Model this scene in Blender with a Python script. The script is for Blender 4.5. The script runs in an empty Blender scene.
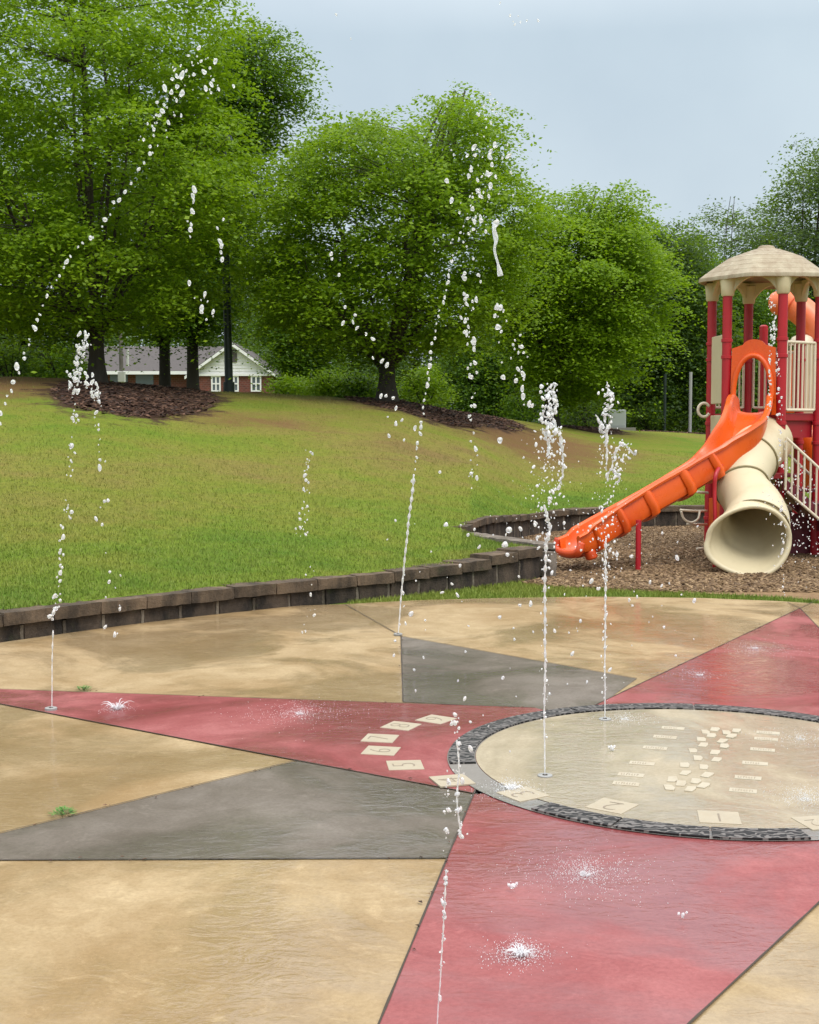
import bpy, bmesh, math, random
import numpy as np
from mathutils import Vector, noise as mnoise

random.seed(7); RNG = np.random.default_rng(7)
S = bpy.context.scene
COL = S.collection
R = math.radians
PI = math.pi

# ------------------------------------------------------------------ camera
FPX, CX, CY, HOR, H = 1300.0, 409.5, 512.0, 425.0, 1.6
TH = math.atan((CY - HOR) / FPX)
cd = bpy.data.cameras.new('camera'); cam = bpy.data.objects.new('camera', cd); COL.objects.link(cam)
cam.location = (0, 0, H); cam.rotation_euler = (R(90) - TH, 0, 0)
cd.sensor_fit = 'VERTICAL'; cd.sensor_height = 24; cd.lens = FPX / 1024 * 24
cd.clip_start = 0.05; cd.clip_end = 2000
S.camera = cam
S.render.resolution_x = 819; S.render.resolution_y = 1024

def ray(u, v):
    a = (u - CX) / FPX; b = (v - CY) / FPX
    return np.array([a, math.cos(TH) - b * math.sin(TH), -math.sin(TH) - b * math.cos(TH)])
def at(u, v, Y):
    d = ray(u, v); return np.array([0, 0, H]) + d * (Y / d[1])
def gz(u, v, z=0.0):
    d = ray(u, v); return np.array([0, 0, H]) + d * ((z - H) / d[2])
def zat(v, Y): return at(CX, v, Y)[2]
def xat(u, Y): return at(u, CY, Y)[0] if False else at(u, HOR, Y)[0]

# ------------------------------------------------------------------ tagging helpers
def tag(o, label=None, cat=None, group=None, kind=None):
    if label: o['label'] = label
    if cat: o['category'] = cat
    if group: o['group'] = group
    if kind: o['kind'] = kind
    return o
def thing(name, label, cat, loc=(0, 0, 0), group=None):
    o = bpy.data.objects.new(name, None); COL.objects.link(o); o.location = tuple(float(c) for c in loc)
    o.empty_display_size = 0.1
    return tag(o, label, cat, group)
def wloc(o):
    v = Vector((0, 0, 0))
    while o: v += o.location; o = o.parent
    return v

class MB:
    """collects raw geometry for ONE mesh object (world coordinates)"""
    def __init__(s): s.V = []; s.F = []; s.n = 0
    def add(s, v, f):
        v = np.asarray(v, float).reshape(-1, 3)
        s.V.append(v); s.F.extend([tuple(int(i) + s.n for i in q) for q in f]); s.n += len(v); return s
    def box(s, c, size, ax=None, ay=None, az=None):
        c = np.asarray(c, float); ax = np.array([1, 0, 0.]) if ax is None else np.asarray(ax, float)
        az = np.array([0, 0, 1.]) if az is None else np.asarray(az, float)
        ay = np.cross(az, ax) if ay is None else np.asarray(ay, float)
        hx, hy, hz = [k / 2 for k in size]
        v = [c + a * hx * ax + b * hy * ay + d * hz * az for d in (-1, 1) for b in (-1, 1) for a in (-1, 1)]
        return s.add(v, [(0, 2, 3, 1), (4, 5, 7, 6), (0, 1, 5, 4), (2, 6, 7, 3), (0, 4, 6, 2), (1, 3, 7, 5)])
    def prism(s, poly, d):
        """polygon (list of 3d points) extruded along d"""
        p = np.asarray(poly, float); n = len(p); d = np.asarray(d, float)
        f = [tuple(range(n - 1, -1, -1)), tuple(range(n, 2 * n))] + [(i, (i + 1) % n, n + (i + 1) % n, n + i) for i in range(n)]
        return s.add(np.vstack([p, p + d]), f)
    def tube(s, path, rad, n=10, cap=True):
        p = np.asarray(path, float); m = len(p)
        rad = np.full(m, rad) if np.isscalar(rad) else np.asarray(rad, float)
        t = np.gradient(p, axis=0); t /= (np.linalg.norm(t, axis=1)[:, None] + 1e-9)
        ref = np.array([0, 0, 1.]) if abs(t[0][2]) < .9 else np.array([1., 0, 0])
        a = np.cross(t[0], ref); a /= np.linalg.norm(a)
        V = []
        for i in range(m):
            a = a - t[i] * a.dot(t[i]); a /= (np.linalg.norm(a) + 1e-9); b = np.cross(t[i], a)
            for k in range(n):
                q = 2 * PI * k / n; V.append(p[i] + rad[i] * (math.cos(q) * a + math.sin(q) * b))
        F = [(i * n + k, i * n + (k + 1) % n, (i + 1) * n + (k + 1) % n, (i + 1) * n + k) for i in range(m - 1) for k in range(n)]
        if cap: F += [tuple(range(n - 1, -1, -1)), tuple((m - 1) * n + k for k in range(n))]
        return s.add(V, F)
    def build(s, name, mat, parent=None, smooth=False, bevel=0, auto=None):
        V = np.vstack(s.V).astype(np.float32)
        return link_mesh(name, V, s.F, mat, parent, smooth, bevel, auto)

def link_mesh(name, V, F, mat, parent=None, smooth=False, bevel=0, auto=None):
    V = np.asarray(V, np.float32).reshape(-1, 3)
    o = bpy.data.objects.new(name, bpy.data.meshes.new(name))
    if parent is not None:
        w = wloc(parent); V = V - np.array([w.x, w.y, w.z], np.float32); o.parent = parent
    me = o.data
    if isinstance(F, np.ndarray):
        k = F.shape[1]; nf = len(F)
        me.vertices.add(len(V)); me.vertices.foreach_set('co', V.ravel())
        me.loops.add(nf * k); me.loops.foreach_set('vertex_index', F.astype(np.int32).ravel())
        me.polygons.add(nf); me.polygons.foreach_set('loop_start', np.arange(0, nf * k, k, dtype=np.int32))
        me.polygons.foreach_set('loop_total', np.full(nf, k, np.int32))
        me.update(calc_edges=True)
    else:
        me.from_pydata(V.tolist(), [], F); me.update()
    if mat: me.materials.append(mat)
    if smooth: me.polygons.foreach_set('use_smooth', np.ones(len(me.polygons), bool))
    if auto:
        me.polygons.foreach_set('use_smooth', np.ones(len(me.polygons), bool))
        try: me.set_sharp_from_angle(angle=R(auto))
        except Exception: pass
    COL.objects.link(o)
    if bevel:
        b = o.modifiers.new('bevel', 'BEVEL'); b.width = bevel; b.segments = 2; b.limit_method = 'ANGLE'; b.angle_limit = R(40)
    return o

def crm(pts, n=8):
    """Catmull-Rom through points"""
    p = np.asarray(pts, float); out = []
    P = np.vstack([2 * p[0] - p[1], p, 2 * p[-1] - p[-2]])
    for i in range(1, len(P) - 2):
        for k in range(n):
            t = k / n; a, b, c, d = P[i - 1], P[i], P[i + 1], P[i + 2]
            out.append(.5 * ((2 * b) + (c - a) * t + (2 * a - 5 * b + 4 * c - d) * t * t + (3 * b - a - 3 * c + d) * t ** 3))
    out.append(p[-1]); return np.array(out)

# ------------------------------------------------------------------ materials
class NT:
    def __init__(s, name):
        s.m = bpy.data.materials.new(name); s.m.use_nodes = True; s.t = s.m.node_tree
        s.b = s.t.nodes['Principled BSDF']; s.out = s.t.nodes['Material Output']
    def n(s, typ, **kw):
        x = s.t.nodes.new(typ)
        for k, v in kw.items(): setattr(x, k, v)
        return x
    def l(s, a, b): s.t.links.new(a, b)
    def pos(s): return s.n('ShaderNodeNewGeometry').outputs['Position']
    def obj(s): return s.n('ShaderNodeTexCoord').outputs['Object']
    def noise(s, vec, scale, detail=4, rough=.55, dist=0):
        x = s.n('ShaderNodeTexNoise'); x.inputs['Scale'].default_value = scale; x.inputs['Detail'].default_value = detail
        x.inputs['Roughness'].default_value = rough; x.inputs['Distortion'].default_value = dist
        s.l(vec, x.inputs['Vector']); return x.outputs['Fac']
    def ramp(s, fac, stops, interp='LINEAR'):
        x = s.n('ShaderNodeValToRGB'); x.color_ramp.interpolation = interp
        e = x.color_ramp.elements
        while len(e) < len(stops): e.new(.5)
        for q, (p, c) in zip(e, stops):
            q.position = p; q.color = (c, c, c, 1) if not hasattr(c, '__len__') else (*c, 1)
        s.l(fac, x.inputs['Fac']); return x.outputs['Color']
    def mix(s, fac, a, b, mode='MIX'):
        x = s.n('ShaderNodeMix'); x.data_type = 'RGBA'; x.blend_type = mode
        for i, v in ((0, fac), (6, a), (7, b)):
            sock = x.inputs[i]
            if hasattr(v, 'is_linked'): s.l(v, sock)
            elif hasattr(v, '__len__'): sock.default_value = (*v, 1)
            else: sock.default_value = v if i == 0 else (v, v, v, 1)
        return x.outputs[2]
    def math(s, op, a, b=0.0, clamp=False):
        x = s.n('ShaderNodeMath', operation=op); x.use_clamp = clamp
        for sock, v in ((x.inputs[0], a), (x.inputs[1], b)):
            if hasattr(v, 'is_linked'): s.l(v, sock)
            else: sock.default_value = v
        return x.outputs[0]
    def bump(s, hgt, strength=.3, dist=.01):
        x = s.n('ShaderNodeBump'); x.inputs['Strength'].default_value = strength; x.inputs['Distance'].default_value = dist
        s.l(hgt, x.inputs['Height']); s.l(x.outputs['Normal'], s.b.inputs['Normal'])
    def scale(s, vec, sc):
        x = s.n('ShaderNodeVectorMath', operation='MULTIPLY'); s.l(vec, x.inputs[0]); x.inputs[1].default_value = sc
        return x.outputs[0]

def m_simple(name, col, rough=.5, var=.15, scale=6, bump=0.0, bscale=40, spec=.5, dirt=None, dirt_amt=.5, dscale=2.0):
    t = NT(name); p = t.pos()
    nz = t.noise(p, scale, 5)
    c = t.mix(nz, tuple(k * (1 - var) for k in col), tuple(min(1, k * (1 + var)) for k in col))
    if dirt:
        d = t.ramp(t.noise(t.scale(p, (1, 1, .5)), dscale, 6, .65), [(.5, 0), (.72, dirt_amt)])
        c = t.mix(d, c, dirt)
    t.l(c, t.b.inputs['Base Color'])
    r = t.ramp(t.noise(p, scale * 2.3, 4), [(.3, max(0, rough - .1)), (.7, min(1, rough + .1))])
    t.l(r, t.b.inputs['Roughness']); t.b.inputs['Specular IOR Level'].default_value = spec
    if bump: t.bump(t.noise(p, bscale, 4), bump, .01)
    return t.m

def m_concrete(name, c1, c2, stain, stain_amt, wet=.5, spec=.5):
    """coloured broom-finished concrete under a thin patchy film of water"""
    t = NT(name); p = t.pos(); ps = t.scale(p, (1, 1, 0))
    big = t.noise(ps, .55, 5, .6, .6); mid = t.noise(ps, 2.6, 6, .65, .8); fine = t.noise(ps, 60, 4, .7); st = t.noise(ps, 1.7, 7, .72, 1.2)
    c = t.mix(t.ramp(mid, [(.32, 0), (.68, 1)]), c1, c2)
    c = t.mix(t.ramp(big, [(.44, 0), (.64, stain_amt)]), c, stain)
    c = t.mix(t.ramp(st, [(.48, 0), (.72, stain_amt * .75)]), c, stain)
    c = t.mix(t.ramp(t.noise(t.scale(p, (1, 1.3, 0)), 4.2, 7, .75, 1.5), [(.55, 0), (.75, .5)]), c, tuple(min(1, k * 1.3) for k in c2))
    c = t.mix(t.ramp(fine, [(.3, .30), (.6, 0)]), c, tuple(k * .55 for k in stain))
    sp = t.noise(ps, 190, 2, .6)
    c = t.mix(t.ramp(sp, [(.66, 0), (.74, .5)]), c, tuple(min(1, k * 1.35) for k in c2))
    sp2 = t.noise(ps, 9, 4, .7)
    c = t.mix(t.ramp(sp2, [(.70, 0), (.76, .35)]), c, tuple(k * .45 for k in c1))
    wetm = t.noise(ps, .75, 6, .62, .6)
    wm = t.ramp(wetm, [(.45, 1), (.56, .0)])
    # darker where the water has soaked in
    c = t.mix(t.math('MULTIPLY', wm, .42 * min(1, wet * 1.2)), c, tuple(k * .7 for k in stain))
    t.l(c, t.b.inputs['Base Color']); t.b.inputs['Roughness'].default_value = .75; t.b.inputs['Specular IOR Level'].default_value = .25
    t.l(t.math('MULTIPLY', t.math('ADD', t.math('MULTIPLY', wm, .75), .25), min(1, wet * 1.7)), t.b.inputs['Coat Weight'])
    t.l(t.ramp(wetm, [(.46, .03), (.60, .26)]), t.b.inputs['Coat Roughness']); t.b.inputs['Coat IOR'].default_value = 1.5
    rip = t.noise(t.scale(p, (1, 2.0, 0)), 6.5, 3, .6, 2.2)
    t.bump(fine, .08, .004)
    cb = t.n('ShaderNodeBump'); cb.inputs['Strength'].default_value = .40; cb.inputs['Distance'].default_value = .007
    t.l(t.math('MULTIPLY', rip, t.math('ADD', t.math('MULTIPLY', wm, .85), .10)), cb.inputs['Height']); t.l(cb.outputs['Normal'], t.b.inputs['Coat Normal'])
    return t.m

M = {}
M['tan'] = m_concrete('tan_concrete', (.33, .235, .118), (.47, .355, .205), (.25, .155, .060), .8, .55)
M['disc'] = m_concrete('pale_tan_concrete', (.36, .305, .21), (.46, .395, .285), (.29, .225, .135), .6, .65)
M['red'] = m_concrete('red_concrete', (.285, .074, .074), (.375, .130, .126), (.20, .030, .030), .75, .9)
M['grey'] = m_concrete('grey_concrete', (.145, .121, .098), (.205, .176, .146), (.085, .066, .046), .7, .75)
M['collar'] = m_concrete('light_grey_concrete', (.19, .175, .155), (.26, .245, .22), (.22, .20, .18), .5, .6)
M['joint'] = m_simple('joint_filler', (.055, .042, .03), .9)
M['tile'] = m_simple('cream_tile', (.40, .345, .25), .5, .1, 20, .1, 60, dirt=(.36, .28, .18), dirt_amt=.5, dscale=8)
M['tilemark'] = m_simple('tile_inlay', (.235, .19, .14), .6)
M['plate'] = m_simple('cream_plate', (.45, .40, .30), .5, .1, 20, dirt=(.36, .28, .18), dirt_amt=.6, dscale=12)
M['mark2'] = m_simple('plate_inlay', (.30, .24, .165), .6)

def m_grate():
    t = NT('cast_iron_grate'); p = t.scale(t.pos(), (1, 1, 0))
    w = t.n('ShaderNodeTexWave'); w.wave_type = 'RINGS'; w.inputs['Scale'].default_value = 9; w.inputs['Distortion'].default_value = 9
    w.inputs['Detail'].default_value = 1.2; w.inputs['Detail Scale'].default_value = 2.6; t.l(p, w.inputs['Vector'])
    f = t.ramp(w.outputs['Fac'], [(.54, 0), (.62, 1)])
    t.l(t.mix(f, (.008, .007, .007), (.17, .155, .145)), t.b.inputs['Base Color']); t.b.inputs['Roughness'].default_value = .5
    t.b.inputs['Metallic'].default_value = .25; t.bump(f, .8, .02); return t.m
M['grate'] = m_grate()
M['post'] = m_simple('red_post_paint', (.40, .010, .019), .4, .12, 5, dirt=(.20, .008, .016), dirt_amt=.4)
M['deck'] = m_simple('dark_red_deck', (.30, .010, .018), .45, .2, 5)
M['maroon'] = m_simple('maroon_step', (.13, .012, .024), .45, .2, 8)
M['orange'] = m_simple('orange_plastic', (.72, .105, .010), .3, .06, 2.5, .03, 30, dirt=(.55, .05, .012), dirt_amt=.7, dscale=1.6)
M['orangedk'] = m_simple('dark_orange_plastic', (.62, .072, .012), .34, .10, 3, .03, 30, dirt=(.40, .03, .012), dirt_amt=.6, dscale=2.2)  # same plastic in a darker, redder orange
M['orangelt'] = m_simple('light_orange_plastic', (.80, .17, .055), .35, .12, 2.2, dirt=(.75, .28, .16), dirt_amt=.8, dscale=2)  # same plastic in a lighter orange with pale pinkish blotches
M['cream'] = m_simple('cream_plastic', (.60, .52, .34), .42, .07, 3, .03, 30, dirt=(.42, .34, .19), dirt_amt=.45, dscale=2.2)
M['rail'] = m_simple('cream_rail_paint', (.66, .58, .44), .4, .08, 6)
M['seam'] = m_simple('tube_seam', (.24, .20, .10), .6)
M['metal'] = m_simple('galvanised_metal', (.30, .30, .29), .45, .15, 9)
M['darkgreen'] = m_simple('dark_green_paint', (.012, .022, .018), .4, .2, 6)
M['wood'] = m_simple('weathered_pole', (.17, .155, .14), .8, .25, 9)
M['white'] = m_simple('white_paint', (.70, .70, .69), .5, .06, 3)
M['cabinet'] = m_simple('grey_cabinet', (.34, .37, .36), .5, .08, 3)
M['stone'] = m_simple('brown_stone', (.25, .20, .16), .8, .35, 40, .4, 60)
M['weed'] = m_simple('weed_leaf', (.07, .20, .02), .55, .35, 60)

def m_roof():
    t = NT('cream_roof_plastic'); p = t.pos()
    st = t.noise(t.scale(p, (6, 6, 1.5)), 1.6, 6, .7); big = t.noise(p, 1.4, 4)
    c = t.mix(t.noise(p, 5, 5), (.36, .305, .205), (.45, .39, .275))
    c = t.mix(t.ramp(t.math('MULTIPLY', st, t.math('ADD', big, .5)), [(.36, 0), (.66, .7)]), c, (.24, .17, .10))
    t.l(c, t.b.inputs['Base Color']); t.b.inputs['Roughness'].default_value = .6
    t.bump(t.noise(t.scale(p, (9, 9, 2)), 4, 5, .6), .3, .02); return t.m
M['roof'] = m_roof()

def m_block(name, a, b, stain, amt):
    t = NT(name); p = t.pos()
    c = t.mix(t.noise(p, 5, 6, .7), a, b)
    isl = t.n('ShaderNodeNewGeometry').outputs['Random Per Island']
    c = t.mix(t.math('MULTIPLY', isl, .5), c, tuple(k * 1.5 for k in b))
    c = t.mix(t.ramp(t.noise(t.scale(p, (1, 1, .45)), 4, 6, .7), [(.38, amt), (.62, 0)]), c, stain)
    c = t.mix(t.ramp(t.noise(p, 7, 4, .6), [(.6, 0), (.75, .35)]), c, (.05, .065, .02))
    t.l(c, t.b.inputs['Base Color']); t.b.inputs['Roughness'].default_value = .9
    t.bump(t.noise(p, 45, 5, .75), .9, .02); return t.m
M['block'] = m_block('dark_wall_block', (.050, .036, .025), (.105, .076, .053), (.013, .010, .008), .95)
M['cap'] = m_block('brown_cap_stone', (.095, .064, .038), (.165, .115, .072), (.035, .025, .016), .9)
M['capgrey'] = m_block('grey_cap_stone', (.16, .13, .10), (.23, .195, .16), (.07, .055, .04), .6)
M['filler'] = m_block('pale_wall_block', (.16, .13, .095), (.25, .21, .16), (.04, .03, .02), .85)

def lawn_colour(t, p, blades=False):
    big = t.noise(p, .22, 4, .6, .5); mid = t.noise(t.scale(p, (.6, .8, 1)), 1.1, 6, .7, .8); fine = t.noise(p, 14, 4, .7)
    dry = t.n('ShaderNodeAttribute'); dry.attribute_name = 'dry'; dry = dry.outputs['Fac']
    v = t.math('ADD', t.math('MULTIPLY', dry, .62), t.math('MULTIPLY', t.math('SUBTRACT', big, .5), 1.5))
    v = t.math('ADD', v, t.math('MULTIPLY', t.math('SUBTRACT', mid, .5), 1.25)); v = t.math('ADD', v, .14)
    k = 1.0
    c = t.ramp(v, [(0, (.105, .20, .016)), (.25, (.165, .24, .022)), (.5, (.215, .240, .032)), (.75, (.250, .220, .050)), (1, (.235, .165, .058))])
    c = t.mix(t.ramp(fine, [(.3, .4), (.62, 0)]), c, (.06, .085, .014))
    return c
def m_lawn():
    t = NT('lawn_turf'); p = t.pos()
    c = lawn_colour(t, p)
    def att(nm):
        a = t.n('ShaderNodeAttribute'); a.attribute_name = nm; return a.outputs['Fac']
    nz = t.noise(p, 1.6, 6, .7); nf = t.noise(p, 22, 5, .75)
    def mask(a, lo=.42, hi=.58): return t.ramp(t.math('ADD', a, t.math('ADD', t.math('MULTIPLY', t.math('SUBTRACT', nz, .5), 1.1), t.math('MULTIPLY', t.math('SUBTRACT', nf, .5), .5))), [(lo, 0), (hi, 1)])
    c = t.mix(t.math('MULTIPLY', mask(att('clay'), .40, .85), .75), c, t.mix(nf, (.14, .062, .032), (.24, .115, .062)))
    c = t.mix(mask(att('mulch')), c, t.mix(t.ramp(nf, [(.35, 0), (.65, 1)]), (.022, .013, .009), (.105, .058, .036)))
    t.l(c, t.b.inputs['Base Color']); t.b.inputs['Roughness'].default_value = .95; t.b.inputs['Specular IOR Level'].default_value = .15
    t.bump(t.math('ADD', nf, t.noise(p, 5, 4)), .9, .05); return t.m
M['lawn'] = m_lawn()
def m_blade():
    t = NT('grass_blade'); p = t.pos(); c = lawn_colour(t, p)
    isl = t.n('ShaderNodeNewGeometry').outputs['Random Per Island']
    c = t.mix(isl, t.mix(.22, c, (.06, .10, .012)), t.mix(.32, c, (.36, .38, .10)))
    t.l(c, t.b.inputs['Base Color']); t.b.inputs['Roughness'].default_value = .6; t.b.inputs['Specular IOR Level'].default_value = .3
    return t.m
M['blade'] = m_blade()
M['chipground'] = m_simple('wood_chip_ground', (.24, .155, .080), .95, .55, 26, .9, 34, .2, dirt=(.12, .07, .042), dirt_amt=.6, dscale=3)
def m_chip():
    t = NT('wood_chip'); isl = t.n('ShaderNodeNewGeometry').outputs['Random Per Island']
    t.l(t.ramp(isl, [(0, (.09, .052, .025)), (.5, (.205, .128, .064)), (1, (.35, .24, .13))]), t.b.inputs['Base Color']); t.b.inputs['Roughness'].default_value = .9
    return t.m
M['chip'] = m_chip()
def m_darkchip():
    t = NT('dark_bark_chip'); isl = t.n('ShaderNodeNewGeometry').outputs['Random Per Island']
    t.l(t.ramp(isl, [(0, (.018, .010, .008)), (.6, (.085, .040, .025)), (1, (.19, .10, .062))]), t.b.inputs['Base Color']); t.b.inputs['Roughness'].default_value = .9
    return t.m
M['bark_chip'] = m_darkchip()
def m_bark(name, a, b):
    t = NT(name); p = t.pos()
    t.l(t.mix(t.noise(t.scale(p, (9, 9, 1.6)), 1.5, 6, .7), a, b), t.b.inputs['Base Color']); t.b.inputs['Roughness'].default_value = .95
    t.bump(t.noise(t.scale(p, (12, 12, 2)), 2, 5, .7), .8, .03); return t.m
M['bark'] = m_bark('grey_brown_bark', (.030, .023, .018), (.085, .068, .054))
M['bark2'] = m_bark('dark_bark', (.016, .013, .010), (.045, .036, .028))
def m_leaf(name, a, b, c):
    t = NT(name); g = t.n('ShaderNodeNewGeometry')
    col = t.ramp(g.outputs['Random Per Island'], [(0, a), (.55, b), (1, c)])
    big = t.noise(g.outputs['Position'], .55, 3)
    col = t.mix(t.ramp(big, [(.4, .4), (.6, 0)]), col, a)
    t.l(col, t.b.inputs['Base Color']); t.b.inputs['Roughness'].default_value = .5; t.b.inputs['Specular IOR Level'].default_value = .3
    tr = t.n('ShaderNodeBsdfTranslucent'); t.l(t.mix(.5, col, (.27, .43, .008)), tr.inputs['Color'])
    mx = t.n('ShaderNodeMixShader'); mx.inputs[0].default_value = .50
    t.l(t.b.outputs[0], mx.inputs[1]); t.l(tr.outputs[0], mx.inputs[2]); t.l(mx.outputs[0], t.out.inputs['Surface'])
    return t.m
M['leaf_lime'] = m_leaf('lime_leaf', (.145, .26, .010), (.215, .35, .012), (.29, .42, .018))
M['leaf_mid'] = m_leaf('mid_green_leaf', (.045, .112, .013), (.085, .18, .016), (.14, .25, .024))
M['leaf_dark'] = m_leaf('dark_green_leaf', (.030, .068, .014), (.052, .108, .018), (.085, .15, .024))
M['leaf_dull'] = m_leaf('dull_green_leaf', (.050, .085, .034), (.075, .125, .046), (.105, .16, .056))
def m_water():
    t = NT('water_drop'); b = t.b
    b.inputs['Base Color'].default_value = (.97, .98, 1, 1); b.inputs['Roughness'].default_value = .05
    b.inputs['Transmission Weight'].default_value = .60; b.inputs['IOR'].default_value = 1.33
    return t.m
M['water'] = m_water()
M['foam'] = m_water(); M['foam'].name = 'aerated_water'
_b = M['foam'].node_tree.nodes['Principled BSDF']; _b.inputs['Transmission Weight'].default_value = .38; _b.inputs['Roughness'].default_value = .25
def m_brick():
    t = NT('red_brick'); b = t.n('ShaderNodeTexBrick'); t.l(t.scale(t.n('ShaderNodeTexCoord').outputs['Object'], (1, 1, 1)), b.inputs['Vector'])
    mp = t.n('ShaderNodeMapping'); mp.inputs['Rotation'].default_value = (R(90), 0, 0)
    t.l(t.obj(), mp.inputs['Vector']); t.l(mp.outputs[0], b.inputs['Vector'])
    b.inputs['Scale'].default_value = 2.2; b.inputs['Color1'].default_value = (.15, .040, .026, 1); b.inputs['Color2'].default_value = (.095, .030, .021, 1)
    b.inputs['Mortar'].default_value = (.17, .13, .11, 1); b.inputs['Mortar Size'].default_value = .012
    t.l(b.outputs['Color'], t.b.inputs['Base Color']); t.b.inputs['Roughness'].default_value = .9; return t.m
M['brick'] = m_brick()
M['shingle'] = m_simple('grey_shingle', (.085, .075, .072), .9, .2, 6, .4, 12)
M['pane'] = m_simple('window_pane', (.10, .12, .13), .08, .1, 3)
M['hull'] = m_simple('blue_grey_metal', (.16, .19, .21), .4, .1, 3)

# ------------------------------------------------------------------ world: overcast daylight
W = bpy.data.worlds.new('World'); S.world = W; W.use_nodes = True
nt = W.node_tree; bg = nt.nodes['Background']; bg.inputs['Strength'].default_value = .1
sky = nt.nodes.new('ShaderNodeTexSky'); sky.sky_type = 'NISHITA'; sky.sun_disc = False
SUN_EL, SUN_AZ = 58, 150
sky.sun_elevation = R(SUN_EL); sky.sun_rotation = R(SUN_AZ); sky.air_density = 1; sky.dust_density = 4; sky.ozone_density = 2
tc = nt.nodes.new('ShaderNodeTexCoord'); sep = nt.nodes.new('ShaderNodeSeparateXYZ'); nt.links.new(tc.outputs['Generated'], sep.inputs[0])
cl = nt.nodes.new('ShaderNodeTexNoise'); cl.inputs['Scale'].default_value = 4.5; cl.inputs['Detail'].default_value = 5; nt.links.new(tc.outputs['Generated'], cl.inputs['Vector'])
rp = nt.nodes.new('ShaderNodeValToRGB'); nt.links.new(sep.outputs[2], rp.inputs['Fac'])
e = rp.color_ramp.elements
e[0].position = 0; e[0].color = (.57, .645, .68, 1)
e[1].position = 1; e[1].color = (1.85, 1.86, 1.87, 1)
k = e.new(.12); k.color = (.52, .605, .66, 1)
k = e.new(.28); k.color = (.465, .56, .63, 1)
k = e.new(.5); k.color = (1.2, 1.24, 1.29, 1)
ml = nt.nodes.new('ShaderNodeMix'); ml.data_type = 'RGBA'; ml.blend_type = 'MULTIPLY'; ml.inputs[0].default_value = 1
nt.links.new(rp.outputs['Color'], ml.inputs[6])
cr = nt.nodes.new('ShaderNodeValToRGB'); cr.color_ramp.elements[0].position = .3; cr.color_ramp.elements[1].position = .7
cr.color_ramp.elements[0].color = (8.9, 9.0, 9.2, 1); cr.color_ramp.elements[1].color = (10.7, 10.55, 10.4, 1)
nt.links.new(cl.outputs['Fac'], cr.inputs['Fac']); nt.links.new(cr.outputs['Color'], ml.inputs[7])
mx = nt.nodes.new('ShaderNodeMix'); mx.data_type = 'RGBA'; mx.inputs[0].default_value = .93
nt.links.new(sky.outputs[0], mx.inputs[6]); nt.links.new(ml.outputs[2], mx.inputs[7]); nt.links.new(mx.outputs[2], bg.inputs['Color'])
sl = bpy.data.lights.new('sun', 'SUN'); sl.energy = 1.5; sl.angle = R(32); sl.color = (1, .96, .9)
so = bpy.data.objects.new('sun', sl); COL.objects.link(so)
so.rotation_euler = Vector((math.sin(R(SUN_AZ)) * math.cos(R(SUN_EL)), math.cos(R(SUN_AZ)) * math.cos(R(SUN_EL)), math.sin(R(SUN_EL)))).to_track_quat('Z', 'Y').to_euler()
S.view_settings.view_transform = 'Standard'; S.view_settings.look = 'None'; S.view_settings.exposure = 0.38
S.render.engine = 'CYCLES'

# ------------------------------------------------------------------ terrain
def px_knots(t): a = np.array(t, float); return lambda u: np.interp(u, a[:, 0], a[:, 1])
PC = np.array([1.40, 6.10]); PADR = 5.85        # centre and radius of the round splash pad
# front wall, along the left rim of the pad (plan points)
A_px = [(0, 643), (50, 636), (100, 629), (150, 622.5), (200, 616.5), (250, 611), (300, 606), (350, 601), (400, 596), (450, 590.5), (500, 584), (540, 578)]
A_near = [(-7.9, -2.5), (-7.5, .5), (-6.9, 3.0), (-6.0, 5.2), (-5.0, 7.2), (-4.0, 8.55)]
A_pts = np.array(A_near + [tuple(gz(u, v)[:2]) for u, v in A_px])
E1 = A_pts[-1]
E2 = np.array(at(462, 540, 15.1)[:2])
B_pts = np.array([E1 + (0.02, .12), E1 * .55 + E2 * .45 + (0.03, 0.02), E2])
C_pts = np.array([E2 + (0.02, .1), (.86, 16.2), (1.22, 17.3), (1.62, 18.4), (2.1, 19.3), (2.93, 20.0), (3.8, 20.35), (4.6, 20.5), (6.6, 20.6), (9.0, 20.2), (11, 19.0), (12.5, 17)])
uA = A_pts[:, 0] / A_pts[:, 1]
ok = A_pts[:, 1] > 7
uAk = uA[ok]; yAk = A_pts[ok, 1]
uCk = C_pts[:9, 0] / C_pts[:9, 1]; yCk = C_pts[:9, 1]
def pu(u): return (np.asarray(u, float) - CX) / FPX
YR = lambda u: np.interp(u, pu([-900, -300, 0, 100, 200, 300, 400, 500, 600, 700, 819, 1100, 1500]), [22, 26, 27.5, 28, 29, 30, 31, 35, 40, 43, 45, 46, 44])
VR = lambda u: np.interp(u, pu([-900, 0, 60, 100, 150, 200, 270, 330, 400, 450, 500, 560, 620, 700, 819, 1100]), [374, 377, 379, 382, 386, 391, 394.5, 396.5, 401, 411, 418, 426, 430, 434, 437, 440])
def ZR(u): return H + (HOR - VR(u)) / FPX * YR(u)
ZWA = lambda u: np.interp(u, pu([-600, 0, 300, 540]), [.21, .205, .21, .25])
def sstep(a, b, x): t = np.clip((x - a) / (b - a), 0, 1); return t * t * (3 - 2 * t)
def gprof(s): return .55 * s + .45 * (3 * s * s - 2 * s ** 3)
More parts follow.
